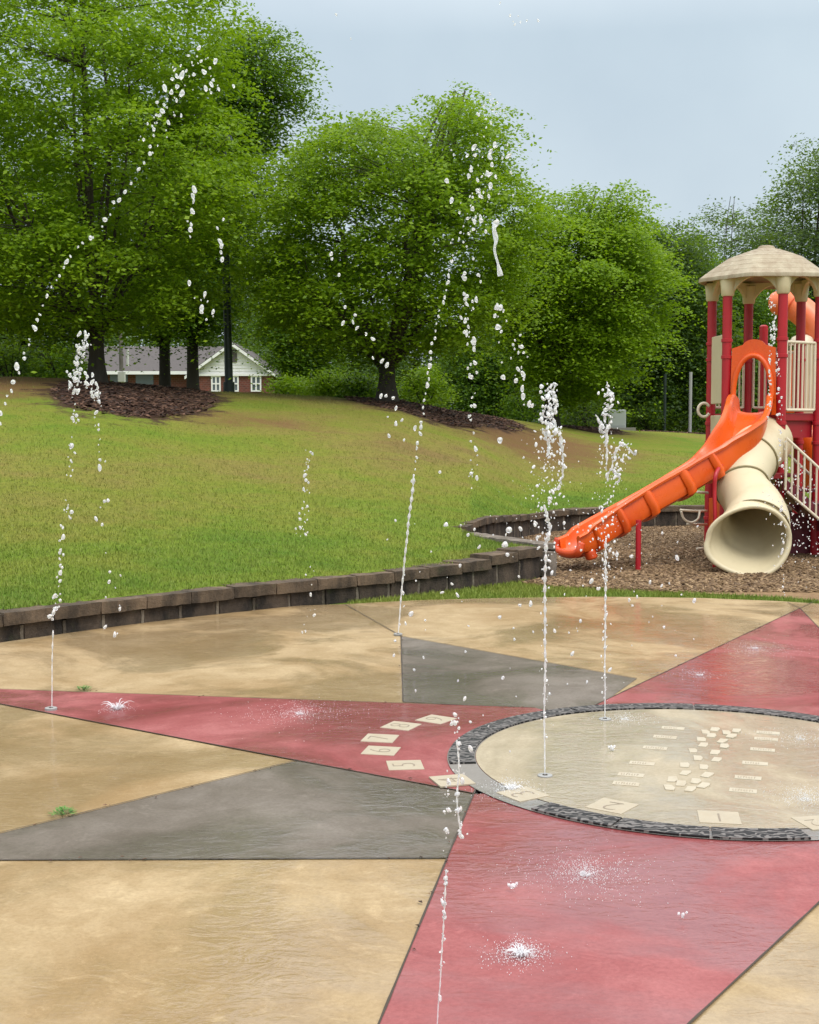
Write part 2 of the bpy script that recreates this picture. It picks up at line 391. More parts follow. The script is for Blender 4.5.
def hill(X, Y):
    X = np.asarray(X, float); Y = np.maximum(np.asarray(Y, float), .5)
    u = np.clip(X / Y, -1.1, .9)
    yA = np.interp(u, uAk, yAk); yC = np.interp(u, uCk, yCk)
    yr = YR(u); zr = ZR(u)
    sA = np.clip((Y - yA) / (yr - yA), 0, 1); zA = ZWA(u) + (zr - ZWA(u)) * gprof(sA)
    sC = np.clip((Y - yC) / (yr - yC), 0, 1); zC = .31 + (zr - .31) * gprof(sC)
    w = sstep(pu(462), pu(530), u)
    z = zA * (1 - w) + zC * w
    z = z - .25 * sstep(0, 18, Y - yr)
    return z
def nz2(X, Y, sc, seed=0.): return mnoise.noise(Vector((X * sc + seed, Y * sc - seed, seed)))
def attrs(X, Y):
    """material zones of the hill: dry turf, bare clay, bark mulch"""
    u = np.clip(X / np.maximum(Y, .5), -1.1, .9); yA = np.where(u > pu(470), np.interp(u, uCk, yCk), np.interp(u, uAk, yAk)); yr = YR(u)
    s = (Y - yA) / (yr - yA)
    dry = np.interp(s, [0, .05, .12, .22, .38, .9, 1.1], [.25, .14, .16, .55, .90, .95, .6])
    px = u * FPX + CX
    dry = dry * np.interp(px, [0, 250, 480, 640, 819], [.85, .85, 1.0, .8, .7])
    def blob(cx, cy, rx, ry, rot=0.0):
        a = X - cx; b = Y - cy; c, q = math.cos(rot), math.sin(rot)
        return np.clip(1.25 - np.sqrt(((a * c + b * q) / rx) ** 2 + ((-a * q + b * c) / ry) ** 2) * .75, 0, 1.0)
    mulch = np.maximum(blob(-5.35, 25.8, 1.65, 4.4, .10), blob(.1, 30.4, 1.7, 3.2, 0)); mulch = np.maximum(mulch, blob(1.2, 31.8, 1.6, 3.6, -.35) * .95)
    mulch = np.maximum(mulch, blob(5.2, 39.5, 1.3, 2.4)); mulch = np.maximum(mulch, blob(9.3, 45.5, 3.0, 2.5))
    mulch = np.where((s > 1.12) & (px > 590), 1, mulch)
    clay = np.maximum(blob(-8.6, 25.4, 3.2, 4.4), blob(2.9, 30.2, 2.4, 4.2, -.25)); clay = np.maximum(clay, blob(-4.2, 23.4, 4.4, 1.6) * .70)
    clay = np.maximum(clay, blob(3.7, 28.5, 1.6, 3.0) * .7)
    return dry, clay, mulch
def sheet_grid(name, us, ylo, nyr, far):
    rows = []
    for u in us:
        y0 = ylo(u); yr = float(YR(u))
        ys = np.concatenate([y0 + (yr + 4 - y0) * np.linspace(0, 1, nyr) ** 1.15, yr + 4 + (far - yr - 4) * np.linspace(0, 1, 26)[1:] ** 2])
        rows.append(np.c_[u * ys, ys])
    G = np.array(rows); nu, ny = G.shape[:2]
    X = G[..., 0].ravel(); Y = G[..., 1].ravel(); Z = hill(X, Y)
    Z = Z + np.array([.035 * nz2(x, y, .35, 3.) + .015 * nz2(x, y, 1.4, 8.) for x, y in zip(X, Y)]) * np.clip((Y - 9) / 8, 0, 1)
    i = np.arange(nu - 1)[:, None] * ny + np.arange(ny - 1)[None, :]
    F = np.stack([i, i + ny, i + ny + 1, i + 1], -1).reshape(-1, 4)
    o = link_mesh(name, np.c_[X, Y, Z], F, M['lawn'], None, True); tag(o, kind='structure')
    d, c, m = attrs(X, Y)
    for nm, a in (('dry', d), ('clay', c), ('mulch', m)):
        at_ = o.data.attributes.new(nm, 'FLOAT', 'POINT'); at_.data.foreach_set('value', a.astype(np.float32))
    return o
u0 = pu(462.0)
usL = np.concatenate([np.linspace(-1.1, pu(-120), 18)[:-1], np.linspace(pu(-120), u0, 90)])
usR = np.concatenate([np.linspace(u0, pu(900), 80), np.linspace(pu(900), .9, 14)[1:]])
sheet_grid('lawn', usL, lambda u: float(np.interp(u, uAk, yAk)) + .12, 90, 420)
sheet_grid('lawn', usR, lambda u: float(np.interp(u, uCk, yCk)) + .12, 80, 420)
# the little wedge of turf between the front wall and the short return wall
def wedge():
    a = [A_pts[i] + (0, .10) for i in range(len(A_pts)) if A_pts[i][1] > 7 and A_pts[i][0] / A_pts[i][1] > u0 - .012]
    a0 = np.array([u0 * 12.9, 12.9]); top = E2
    pts = [(u0 * float(np.interp(u0, uAk, yAk)), float(np.interp(u0, uAk, yAk)) + .12)] + [tuple(p) for p in a if p[0] / p[1] > u0] + [tuple(p) for p in B_pts]
    n = 14; lo = np.array([pts[0]] + [tuple(p) for p in a if p[0] / p[1] > u0]); hi = np.array([(u0 * 15.2, 15.2)] + [tuple(q) for q in B_pts[::-1]])
    def resamp(P, k):
        d = np.r_[0, np.cumsum(np.linalg.norm(np.diff(P, axis=0), axis=1))]; t = np.linspace(0, d[-1], k); return np.c_[np.interp(t, d, P[:, 0]), np.interp(t, d, P[:, 1])]
    L = resamp(lo, n); Hh = resamp(hi, n); V = []
    for k in range(n):
        for j in range(n):
            q = L[k] + (Hh[k] - L[k]) * j / (n - 1); V.append((q[0], q[1], float(hill(q[0], q[1])) - .004))
    V = np.array(V); F = np.array([(k * n + j, (k + 1) * n + j, (k + 1) * n + j + 1, k * n + j + 1) for k in range(n - 1) for j in range(n - 1)])
    o = link_mesh('lawn', V, F, M['lawn'], None, True); tag(o, kind='structure')
    for nm, val in (('dry', .1), ('clay', 0), ('mulch', 0)):
        at_ = o.data.attributes.new(nm, 'FLOAT', 'POINT'); at_.data.foreach_set('value', np.full(len(V), val, np.float32))
    return V
WV = wedge()
# ground sheet under everything
g = link_mesh('ground', [(-500, -300, -.05), (500, -300, -.05), (500, 420, -.05), (-500, 420, -.05)], [(0, 1, 2, 3)], M['lawn']); tag(g, kind='structure')
# turf strip round the pad
def flat(name, pts, z, mat, kind='structure'):
    bm = bmesh.new(); vs = [bm.verts.new((p[0], p[1], z)) for p in pts]; f = bm.faces.new(vs)
    if f.normal.z < 0: f.normal_flip()
    bm.normal_update()
    if f.normal.z < 0: f.normal_flip()
    bmesh.ops.triangulate(bm, faces=[f])
    me = bpy.data.meshes.new(name); bm.to_mesh(me); bm.free(); me.materials.append(mat)
    o = bpy.data.objects.new(name, me); COL.objects.link(o); return tag(o, kind=kind)
def circ(c, r, a0=0, a1=360, n=96): return [(c[0] + r * math.cos(R(a0 + (a1 - a0) * k / n)), c[1] + r * math.sin(R(a0 + (a1 - a0) * k / n))) for k in range(n + 1)]
flat('grass_verge', circ(PC, 9.3)[:-1], -.012, M['lawn'])
chip_front = [gz(520, 583)[:2], gz(560, 587)[:2], gz(620, 590)[:2], gz(700, 593)[:2], gz(780, 597)[:2], gz(860, 604)[:2], (6.4, 10.6), (9, 8.5), (12.4, 8)]
flat('wood_chip_bed', [tuple(p) for p in chip_front] + [(12.6, 16.8)] + [tuple(p) for p in C_pts[::-1][1:]] + [tuple(E1 + (.1, .2))], -.004, M['chipground'])

# ------------------------------------------------------------------ splash pad
back = [gz(u, v)[:2] for u, v in [(345, 604.5), (380, 602.5), (420, 600.5), (500, 598.3), (600, 597), (700, 598.3), (780, 601.5), (819, 604)]]
pad = [tuple(p) for p in A_pts[3:13]] + [tuple(p) for p in back]
aend = math.degrees(math.atan2(back[-1][1] - PC[1], back[-1][0] - PC[0])); rend = float(np.hypot(*(np.array(back[-1]) - PC)))
pad += circ(PC, rend, aend, aend - 205, 60)[1:]
flat('splash_pad', pad, .004, M['tan'])
G = lambda u, v: tuple(gz(u, v)[:2])
def line_x(p, q, r, s):
    p, q, r, s = map(np.array, (p, q, r, s)); d = q - p; e_ = s - r
    t = ((r - p)[0] * e_[1] - (r - p)[1] * e_[0]) / (d[0] * e_[1] - d[1] * e_[0]); return tuple(p + d * t)
cc = tuple(PC); RO = 1.22; RI = 1.085
rl_tip = G(-95, 687); rl_up = G(535, 709); rl_lo = G(297, 762); rl_lo2 = G(478, 796)
rr_tip = G(800, 609); rr_a = G(575, 716); rr_b = line_x(rr_tip, G(819, 629), cc, (cc[0] + 1, cc[1] - .05))
rb_a = G(476, 790); rb_l = G(380, 1024); rb_r1 = G(819, 905); rb_r2 = G(692, 1024)
rb_tip = line_x(rb_a, rb_l, rb_r1, rb_r2)
rb_b = line_x(rb_tip, rb_r1, cc, (cc[0] + .9, cc[1] - .75))
gl_tip = G(-112, 862.5); gl_in = G(448, 860)
gt_a = G(401, 637); gt_b = G(403, 703); gt_c = G(637, 679.5)
flat('red_star_ray', [rl_tip, rl_lo, rl_lo2, cc, rl_up], .008, M['red'])
flat('red_star_ray', [rr_tip, rr_a, cc, rr_b], .008, M['red'])
flat('red_star_ray', [rb_tip, rb_a, cc, rb_b], .008, M['red'])
flat('grey_star_ray', [gl_tip, gl_in, G(474, 796), rl_lo], .0065, M['grey'])
flat('grey_star_ray', [gt_a, gt_b, G(590, 713), gt_c], .0065, M['grey'])
# two more rays of the star, out of the picture to the right
flat('red_star_ray', [(6.3, 7.2), cc, (3.0, 4.4)], .0075, M['red'])
jn = MB()
def joint(p, q, w=.0085, z=.010):
    p = np.array(p); q = np.array(q); d = q - p; L = np.linalg.norm(d); d /= L; nrm = np.array([-d[1], d[0]])
    n = max(2, int(L / .06)); V = []
    for i in range(n + 1):
        c = p + d * L * i / n; k = w / 2 * (.65 + .8 * abs(nz2(c[0], c[1], 9., 2.)))
        V += [(*(c + nrm * k), z), (*(c - nrm * k), z)]
    jn.add(V, [(2 * i, 2 * i + 1, 2 * i + 3, 2 * i + 2) for i in range(n)])
for p, q in [(rl_tip, rl_up), (rl_tip, rl_lo), (rl_lo, rl_lo2), (rr_tip, rr_a), (rr_tip, rr_b), (rb_tip, rb_a), (rb_tip, rb_b), (gl_tip, gl_in), (gl_tip, rl_lo), (gt_a, gt_b), (gt_a, gt_c), (G(345, 605), gt_a), (rr_tip, G(819, 600)), (G(787, 603), rr_tip)]:
    joint(p, q)
tag(jn.build('concrete_joint', M['joint']), kind='structure')
# the round sundial floor in the middle and its drain
flat('sundial_floor', circ(PC, RI - .002, 0, 360, 120)[:-1], .014, M['disc'])
def annulus(mb, c, r0, r1, a0, a1, z, n=24):
    V = []
    for k in range(n + 1):
        a = R(a0 + (a1 - a0) * k / n); V += [(c[0] + r0 * math.cos(a), c[1] + r0 * math.sin(a), z), (c[0] + r1 * math.cos(a), c[1] + r1 * math.sin(a), z)]
    return mb.add(V, [(2 * i, 2 * i + 1, 2 * i + 3, 2 * i + 2) for i in range(n)])
tag(annulus(MB(), PC, RI, RO, 0, 360, .012, 140).build('concrete_collar', M['collar']), kind='structure')
def ang(u, v): p = gz(u, v); return math.degrees(math.atan2(p[1] - PC[1], p[0] - PC[0]))
dr = thing('trench_drain', 'dark cast iron trench drain curving around the pale sundial circle', 'drain', (PC[0], PC[1], .012))
a_l = ang(455, 767) % 360; a_b0 = ang(535, 811) % 360; a_b1 = ang(806, 838) % 360
print('drain angles', a_l, a_b0, a_b1)
secs = []
n1 = 5
for k in range(n1): secs.append((a_l - (a_l - 10) * k / n1, a_l - (a_l - 10) * (k + 1) / n1))
for k in range(3): secs.append((a_b0 + (a_b1 - a_b0) * k / 3, a_b0 + (a_b1 - a_b0) * (k + 1) / 3))
for a, b in secs:
    lo, hi = min(a, b) + .25, max(a, b) - .25
    mb = MB(); V = []
    n = 20
    for k in range(n + 1):
        q = R(lo + (hi - lo) * k / n)
        for r, z in ((RI + .006, .0125), (RI + .006, .0205), (RO - .006, .0205), (RO - .006, .0125)): V.append((PC[0] + r * math.cos(q), PC[1] + r * math.sin(q), z))
    F = [(4 * i + j, 4 * i + j + 1, 4 * i + 5 + j, 4 * i + 4 + j) for i in range(n) for j in range(3)] + [(0, 3, 2, 1), (4 * n, 4 * n + 1, 4 * n + 2, 4 * n + 3)]
    mb.add(V, F).build('grate_section', M['grate'], dr)

# bits of leaf litter caught in the joints
LV, LF = [], []
for p_, q_ in [(rl_up, rl_tip), (rl_lo, gl_tip), (rr_tip, rr_a), (rr_tip, rr_a), (gt_a, gt_b), (rb_a, rb_l), (rl_lo2, rl_lo), (gl_in, gl_tip)]:
    p_, q_ = np.array(p_), np.array(q_)
    for k in range(9):
        c = p_ + (q_ - p_) * RNG.uniform(.02, .8) + RNG.normal(0, .018, 2); a = RNG.uniform(0, PI); L = RNG.uniform(.004, .014); w = L * RNG.uniform(.3, .6)
        d2 = np.array([math.cos(a), math.sin(a)]); n2 = np.array([-d2[1], d2[0]]); i0 = len(LV)
        LV += [(*(c - d2 * L), .0115), (*(c + n2 * w), .0145), (*(c + d2 * L), .0125), (*(c - n2 * w), .0155)]; LF.append((i0, i0 + 1, i0 + 2, i0 + 3))
tag(link_mesh('leaf_litter', LV, LF, M['bark_chip']), kind='stuff')

# numbered sundial tiles
def text_mesh(txt, size):
    cu = bpy.data.curves.new('digit', 'FONT'); cu.body = txt; cu.size = size; cu.align_x = 'CENTER'; cu.align_y = 'CENTER'; cu.extrude = .0008; cu.offset = -.0045
    ob = bpy.data.objects.new('digit', cu); COL.objects.link(ob); bpy.context.view_layer.update()
    me = bpy.data.meshes.new_from_object(ob.evaluated_get(bpy.context.evaluated_depsgraph_get()))
    COL.objects.unlink(ob); bpy.data.objects.remove(ob); return me
tiles = [('9', 436, 721, 'cream square hour tile reading 9, farthest up on the red ray'), ('8', 401, 727.5, 'cream square hour tile reading 8 on the red ray, next to the 9'),
         ('7', 380, 740, 'cream square hour tile with a faint 7 on the wet red ray'), ('6', 381, 752.5, 'cream square hour tile reading 6 at the left turn of the curve of tiles'),
         ('5', 405, 767, 'cream square hour tile reading 5 near the lower edge of the red ray'), ('4', 452, 783.5, 'blank looking cream hour tile 4 straddling the grey ray and the circle rim'),
         ('3', 523, 797.5, 'cream hour tile 3 half hidden under the splash on the circle rim'), ('2', 612, 809.5, 'cream square hour tile reading 2 inside the circle by the near drain'),
         ('1', 719, 821, 'cream square hour tile reading 1 inside the circle by the near drain'), ('12', 820, 826, 'cream hour tile 12 cut off by the right edge of the photo')]
for txt, u, v, lab in tiles:
    p = gz(u, v); d = np.array([p[0] - PC[0], p[1] - PC[1]]); d /= np.linalg.norm(d); ZT = .0168 if txt in ('4', '3', '2', '1', '12') else .0108
    if txt in '765': d = np.array([-.97, -.10 if txt == '5' else .2]); d /= np.linalg.norm(d)
    ax = np.array([d[1], -d[0], 0]); ay = np.array([d[0], d[1], 0])
    t = thing('hour_tile', lab, 'tile', (p[0], p[1], .008), 'numbered hour tiles of the floor sundial')
    MB().box((p[0], p[1], ZT - .004), (.165, .165, .008), ax, ay).build('tile_slab', M['tile'], t, bevel=.001)
    me = text_mesh(txt, .165 if len(txt) == 1 else .12); me.materials.clear(); me.materials.append(M['tilemark'])
    o = bpy.data.objects.new('numeral', me); COL.objects.link(o); o.parent = t
    o.location = (0, 0, ZT - .008 + .0004); o.rotation_euler = (0, 0, math.atan2(ax[1], ax[0]))
# month plates
lc = [(673, 731), (665, 740), (655, 751), (642, 766.5), (631, 778), (626, 787)]
rc = [(768, 735.7), (766, 742), (762.5, 752.7), (755, 766.5), (748, 781), (743, 794)]
ords = ['farthest', 'second farthest', 'third farthest', 'third nearest', 'second nearest', 'nearest']
for side, cs in (('left', lc), ('right', rc)):
    for i, (u, v) in enumerate(cs):
        p = gz(u, v); ax = np.array([math.cos(R(-17)), math.sin(R(-17)), 0]); ay = np.array([-ax[1], ax[0], 0])
        t = thing('month_plate', f'{ords[i]} small cream plate in the row {side} of the figure of eight stones', 'plate', (p[0], p[1], .014), 'engraved month plates on the sundial floor')
        MB().box((p[0], p[1], .0145), (.116, .058, .004), ax, ay).build('plate', M['plate'], t)
        mk = MB()
        for k in range(6 + (i % 3)):
            c = np.array([p[0], p[1], .0163]) + ax * (-.043 + k * .0118); mk.box(c, (.0035, .028, .002), ax, ay)
            if k % 2 == 0: mk.box(c + ay * (.012 if k % 4 else -.012) + ax * .0035, (.0055, .004, .002), ax, ay)
        mk.build('engraved_mark', M['mark2'], t)
stones = [(705.2, 734.7), (714.7, 732), (711, 738.3), (701, 742.4), (702.9, 748), (692.6, 753.7), (715, 755.5), (697.4, 761.3), (716.2, 762.8), (684.2, 768.4), (703.6, 770.3), (685, 776.4), (707, 778.2), (672, 782.7), (681, 787), (695.5, 784.8), (668.9, 791.4), (690, 792.8), (703.3, 789.2), (726.2, 735.7), (736.3, 733.8), (731.2, 739.3), (721.8, 744.4), (724, 749.5)]
for i, (u, v) in enumerate(stones):
    p = gz(u, v); n = 5; rr = R(72) + RNG.uniform(-.25, .25); poly = []
    for k in range(n):
        a = R([40, 138, 215, 275, 325][k]) + RNG.uniform(-.15, .15); r = RNG.uniform(.92, 1.15); q = 1.10 * np.array([.044 * r * np.sign(math.cos(a)) * abs(math.cos(a)) ** .7, .022 * r * np.sign(math.sin(a)) * abs(math.sin(a)) ** .7])
        poly.append((p[0] + q[0] * math.cos(rr) - q[1] * math.sin(rr), p[1] + q[0] * math.sin(rr) + q[1] * math.cos(rr), .0120 + i * .00012))
    o = MB().prism(poly, (0, 0, .0045)).build('inlay_stone', M['plate'])
    tag(o, 'small pale irregular stone in the figure of eight on the sundial floor', 'stone', 'stones of the figure of eight')

# spray nozzles
for u, v, lab in [(398, 636, 'steel floor nozzle at the corner of the far grey ray'), (545, 779, 'steel floor nozzle near the left of the sundial circle'), (605, 722, 'steel floor nozzle at the far edge of the sundial circle'), (51, 711, 'steel floor nozzle on the left tip of the long red ray')]:
    p = gz(u, v); t = thing('spray_nozzle', lab, 'nozzle', (p[0], p[1], .008), 'spray nozzles set in the floor')
    V = []; n = 20
    rings = [(.034, .008), (.034, .019), (.028, .021), (.012, .0195)]
    for r, z in rings: V += [(p[0] + r * math.cos(2 * PI * k / n), p[1] + r * math.sin(2 * PI * k / n), z) for k in range(n)]
    F = [(j * n + k, j * n + (k + 1) % n, (j + 1) * n + (k + 1) % n, (j + 1) * n + k) for j in range(3) for k in range(n)]
    MB().add(V, F).build('nozzle_ring', M['metal'], t, auto=40)
    MB().tube([(p[0], p[1], .009), (p[0], p[1], .0215)], .0115, 12).build('jet_hole', M['joint'], t)

# ------------------------------------------------------------------ block walls
bmc = bmesh.new(); bmesh.ops.create_cube(bmc, size=1); bmesh.ops.subdivide_edges(bmc, edges=bmc.edges[:], cuts=4, use_grid_fill=True)
CV = np.array([v.co[:] for v in bmc.verts]); CF = [tuple(v.index for v in f.verts) for f in bmc.faces]; bmc.free()
def block(mb, c, size, tx, ty, jit=.008, round_=.10):
    v = CV.copy() * 2
    l = np.max(np.abs(v), axis=1, keepdims=True); n4 = (np.sum(np.abs(v) ** 8, axis=1, keepdims=True)) ** (1 / 8.); v = v * (1 - round_ + round_ * l / n4) / 2
    w = np.asarray(c) + v[:, :1] * size[0] * tx + v[:, 1:2] * size[1] * ty + v[:, 2:] * size[2] * np.array([0, 0, 1.])
    s = RNG.uniform(0, 50)
    d = np.array([mnoise.noise_vector(Vector(q * 14 + s))[:] for q in w]); mb.add(w + d * jit, CF)
def resample(P, step):
    P = np.asarray(P); d = np.r_[0, np.cumsum(np.linalg.norm(np.diff(P, axis=0), axis=1))]; n = max(1, int(round(d[-1] / step))); t = np.linspace(0, d[-1], n + 1)
    return np.c_[np.interp(t, d, P[:, 0]), np.interp(t, d, P[:, 1])]
def wall(name_label, P, ztop, z0, side, capmat, step=.36, depth=.26, zcap=.095, cat='wall'):
    """P: foot line of the visible face; side: +1 when the body lies left of the walking direction"""
    root = thing('retaining_wall', name_label, cat, (P[0][0], P[0][1], 0))
    bl, fl, cp = MB(), MB(), MB()
    Q = resample(P, step)
    for i in range(len(Q) - 1):
        a, b = Q[i], Q[i + 1]; t = b - a; L = np.linalg.norm(t); t = t / L; nrm = np.array([-t[1], t[0]]) * side
        m = (a + b) / 2; zt = ztop(m); hgt = zt - zcap - z0
        tx = np.array([t[0], t[1], 0]); ty = np.array([nrm[0], nrm[1], 0])
        block(bl, (*(m + nrm * (depth / 2 + RNG.uniform(-.006, .006))), z0 + hgt / 2), (L * .90, depth, hgt), tx, ty, .012)
        block(fl, (*(a + nrm * (depth * .45 + RNG.uniform(-.004, .01))), z0 + hgt / 2 - .01), (L * .075, depth * .9, hgt - .01), tx, ty, .006)
    Q = resample(P, step * 1.2)
    for i in range(len(Q) - 1):
        a, b = Q[i], Q[i + 1]; t = b - a; L = np.linalg.norm(t); t = t / L; nrm = np.array([-t[1], t[0]]) * side
        m = (a + b) / 2; zt = ztop(m)
        block(cp, (*(m + nrm * (depth / 2 - .025)), zt - zcap / 2 + RNG.uniform(-.004, .004)), (L * .985, depth + .03, zcap), np.array([t[0], t[1], 0]), np.array([nrm[0], nrm[1], 0]), .008, .07)
    bl.build('block_course', M['block'], root, auto=50); fl.build('joint_block', M['filler'], root, auto=50); cp.build('cap_course', capmat, root, auto=50)
    return root
wall('long low curved wall of dark stained blocks with brown caps along the pad', A_pts, lambda m: float(hill(m[0], m[1])) + .012, -.03, 1, M['cap'])
wall('short grey capped return wall dividing the lawn corner from the wood chips', B_pts[::-1], lambda m: .345, -.03, 1, M['capgrey'], .3, .2, .06)
wall('dark curved block wall behind the playground at the foot of the slope', C_pts, lambda m: float(hill(m[0], m[1])) + .015, -.03, 1, M['cap'], .36, .26, .08)
# end blocks
eb = MB(); block(eb, (E1[0] + .07, E1[1] + .12, .14), (.09, .24, .26), np.array([.8, .6, 0]), np.array([-.6, .8, 0]), .012)
tag(eb.build('wall_end_block', M['capgrey'], auto=50), 'tilted grey end block where the front wall stops by the wood chips', 'block')
eb = MB(); block(eb, (E2[0] - .10, E2[1] + .02, .30), (.22, .24, .16), np.array([1., 0, 0]), np.array([0, 1., 0]), .012)
tag(eb.build('wall_end_block', M['filler'], auto=50), 'pale end block sunk in the lawn where the two far walls meet', 'block')
# small stone by the foot of the wall
st = MB(); p = gz(237, 608); block(st, (p[0], p[1], .035), (.085, .07, .07), np.array([.9, .4, 0]), np.array([-.4, .9, 0]), .02, .5)
tag(st.build('stone', M['stone'], smooth=True), 'small brown stone lying on the pad against the front wall', 'stone')

# ------------------------------------------------------------------ grass, chips, weeds
def blades(name, P, hgt, wid, mat, attrsv=None, kind='stuff'):
    n = len(P); a = RNG.uniform(0, 2 * PI, n); h = hgt * RNG.uniform(.5, 1.25, n); w = wid * RNG.uniform(.6, 1.3, n); ln = RNG.uniform(0, .7, n) * h; b = RNG.uniform(0, 2 * PI, n)
    s = np.c_[np.cos(a), np.sin(a), np.zeros(n)] * w[:, None] / 2
    V = np.stack([P - s, P + s, P + np.c_[np.cos(b) * ln, np.sin(b) * ln, h]], 1).reshape(-1, 3)
    F = np.arange(3 * n).reshape(-1, 3); o = link_mesh(name, V, F, mat)
    if attrsv is not None:
        at_ = o.data.attributes.new('dry', 'FLOAT', 'POINT'); at_.data.foreach_set('value', np.repeat(attrsv, 3).astype(np.float32))
    return tag(o, kind=kind)
N = 330000
uu = RNG.uniform(pu(-40), pu(860), N); Yq = 9 + 24 * RNG.uniform(0, 1, N) ** 1.6
ylo = np.where(uu < u0, np.interp(uu, uAk, yAk), np.interp(uu, uCk, yCk)) + .13
keep = Yq > ylo; uu = uu[keep]; Yq = Yq[keep]; X = uu * Yq
d, c, m = attrs(X, Yq)
keep = (RNG.uniform(0, 1, len(X)) > np.clip(c * 1.1, 0, .93)) & (m < .40) & (RNG.uniform(0, 1, len(X)) > .45 * d); X = X[keep]; Yq = Yq[keep]; d = d[keep]
zz = hill(X, Yq) + np.array([.035 * nz2(x, y, .35, 3.) + .015 * nz2(x, y, 1.4, 8.) for x, y in zip(X, Yq)]) * np.clip((Yq - 9) / 8, 0, 1)
blades('lawn_grass', np.c_[X, Yq, zz - .004], .034, .011, M['blade'], d)
# wedge grass + verge grass
def inpoly(P, poly):
    x, y = P[:, 0], P[:, 1]; r = np.zeros(len(P), bool); n = len(poly)
    for i in range(n):
        x1, y1 = poly[i]; x2, y2 = poly[(i + 1) % n]
        c_ = ((y1 > y) != (y2 > y)) & (x < (x2 - x1) * (y - y1) / (y2 - y1 + 1e-12) + x1); r ^= c_
    return r
wp = [(u0 * 12.95, 13.0)] + [tuple(E1 + (-.02, .1))] + [tuple(B_pts[1]), tuple(E2), (u0 * 15.2, 15.2)]
P = np.c_[RNG.uniform(.3, 1.6, 14000), RNG.uniform(12.6, 15.4, 14000)]; P = P[inpoly(P, wp)]
blades('lawn_grass', np.c_[P, hill(P[:, 0], P[:, 1]) - .006], .034, .011, M['blade'], np.full(len(P), .08))
verge = [tuple(p) for p in back] + [tuple(p) for p in chip_front[5::-1]] + [tuple(p) for p in A_pts[::-1][:5]]
P = np.c_[RNG.uniform(-1.2, 5.2, 90000), RNG.uniform(10.8, 14, 90000)]; P = P[inpoly(P, verge)]
blades('verge_grass', np.c_[P, np.full(len(P), -.014)], .040, .011, M['blade'], RNG.uniform(0, .35, len(P)))
chips_poly = [tuple(p) for p in chip_front[:6]] + [(6.6, 12.6), (6.8, 20.3)] + [tuple(p) for p in C_pts[8:0:-1]] + [tuple(E1 + (.25, .25))]
def chips(name, P, size, mat):
    n = len(P); a = RNG.uniform(0, 2 * PI, n); L = size * RNG.uniform(.5, 1.5, n); w = L * RNG.uniform(.25, .5, n); tz = RNG.uniform(-.4, .4, n)
    d = np.c_[np.cos(a), np.sin(a), tz] * L[:, None] / 2; s = np.c_[-np.sin(a), np.cos(a), RNG.uniform(-.3, .3, n)] * w[:, None] / 2; up = np.array([0, 0, .006])
    V = np.stack([P - d - s, P + d - s, P + d + s, P - d + s, P - d - s + up, P + d - s + up, P + d + s + up, P - d + s + up], 1).reshape(-1, 3)
    q = np.array([(4, 5, 6, 7), (0, 1, 5, 4), (1, 2, 6, 5), (2, 3, 7, 6), (3, 0, 4, 7)]); F = (q[None] + 8 * np.arange(n)[:, None, None]).reshape(-1, 4)
    return tag(link_mesh(name, V, F, mat), kind='stuff')
P = np.c_[RNG.uniform(1.0, 6.8, 60000), RNG.uniform(12.4, 20.5, 60000)]; P = P[inpoly(P, chips_poly)]
chips('wood_chips', np.c_[P, RNG.uniform(-.002, .014, len(P))], .045, M['chip'])
uu = RNG.uniform(pu(-60), pu(720), 60000); Yq = RNG.uniform(20, 47, 60000); X = uu * Yq; d, c, m = attrs(X, Yq); k_ = m > .55; X = X[k_]; Yq = Yq[k_]
chips('bark_mulch', np.c_[X, Yq, hill(X, Yq) + RNG.uniform(.0, .03, len(X))], .09, M['bark_chip'])
def weed(u, v, sc, lab):
    p = gz(u, v); n = 70; V = []; F = []
    for i in range(n):
        a = RNG.uniform(0, 2 * PI); r = RNG.uniform(.0, 1) * sc; h = RNG.uniform(.1, .55) * sc * (1.1 - r / sc * .7)
        c = np.array([p[0] + r * math.cos(a), p[1] + r * math.sin(a), .006 + h]); d_ = np.array([math.cos(a), math.sin(a), RNG.uniform(-.2, .9)]); d_ /= np.linalg.norm(d_)
        s = np.array([-math.sin(a), math.cos(a), 0]); L = sc * RNG.uniform(.3, .6); w = L * .28
        k = len(V); V += [c - d_ * L / 2, c + s * w / 2, c + d_ * L / 2, c - s * w / 2]; F.append((k, k + 1, k + 2, k + 3))
        if i % 4 == 0:
            k = len(V); b = np.array([p[0], p[1], .004]); V += [b, b + s * .003, c]; F.append((k, k + 1, k + 2))
    tag(link_mesh('weed', V, F, M['weed']), lab, 'weed', 'weeds growing from the concrete joints')
weed(84, 691, .055, 'small green weed sprouting upright from the far edge of the red ray')
weed(62, 816, .060, 'low green weed spreading from the joint of the near grey ray')

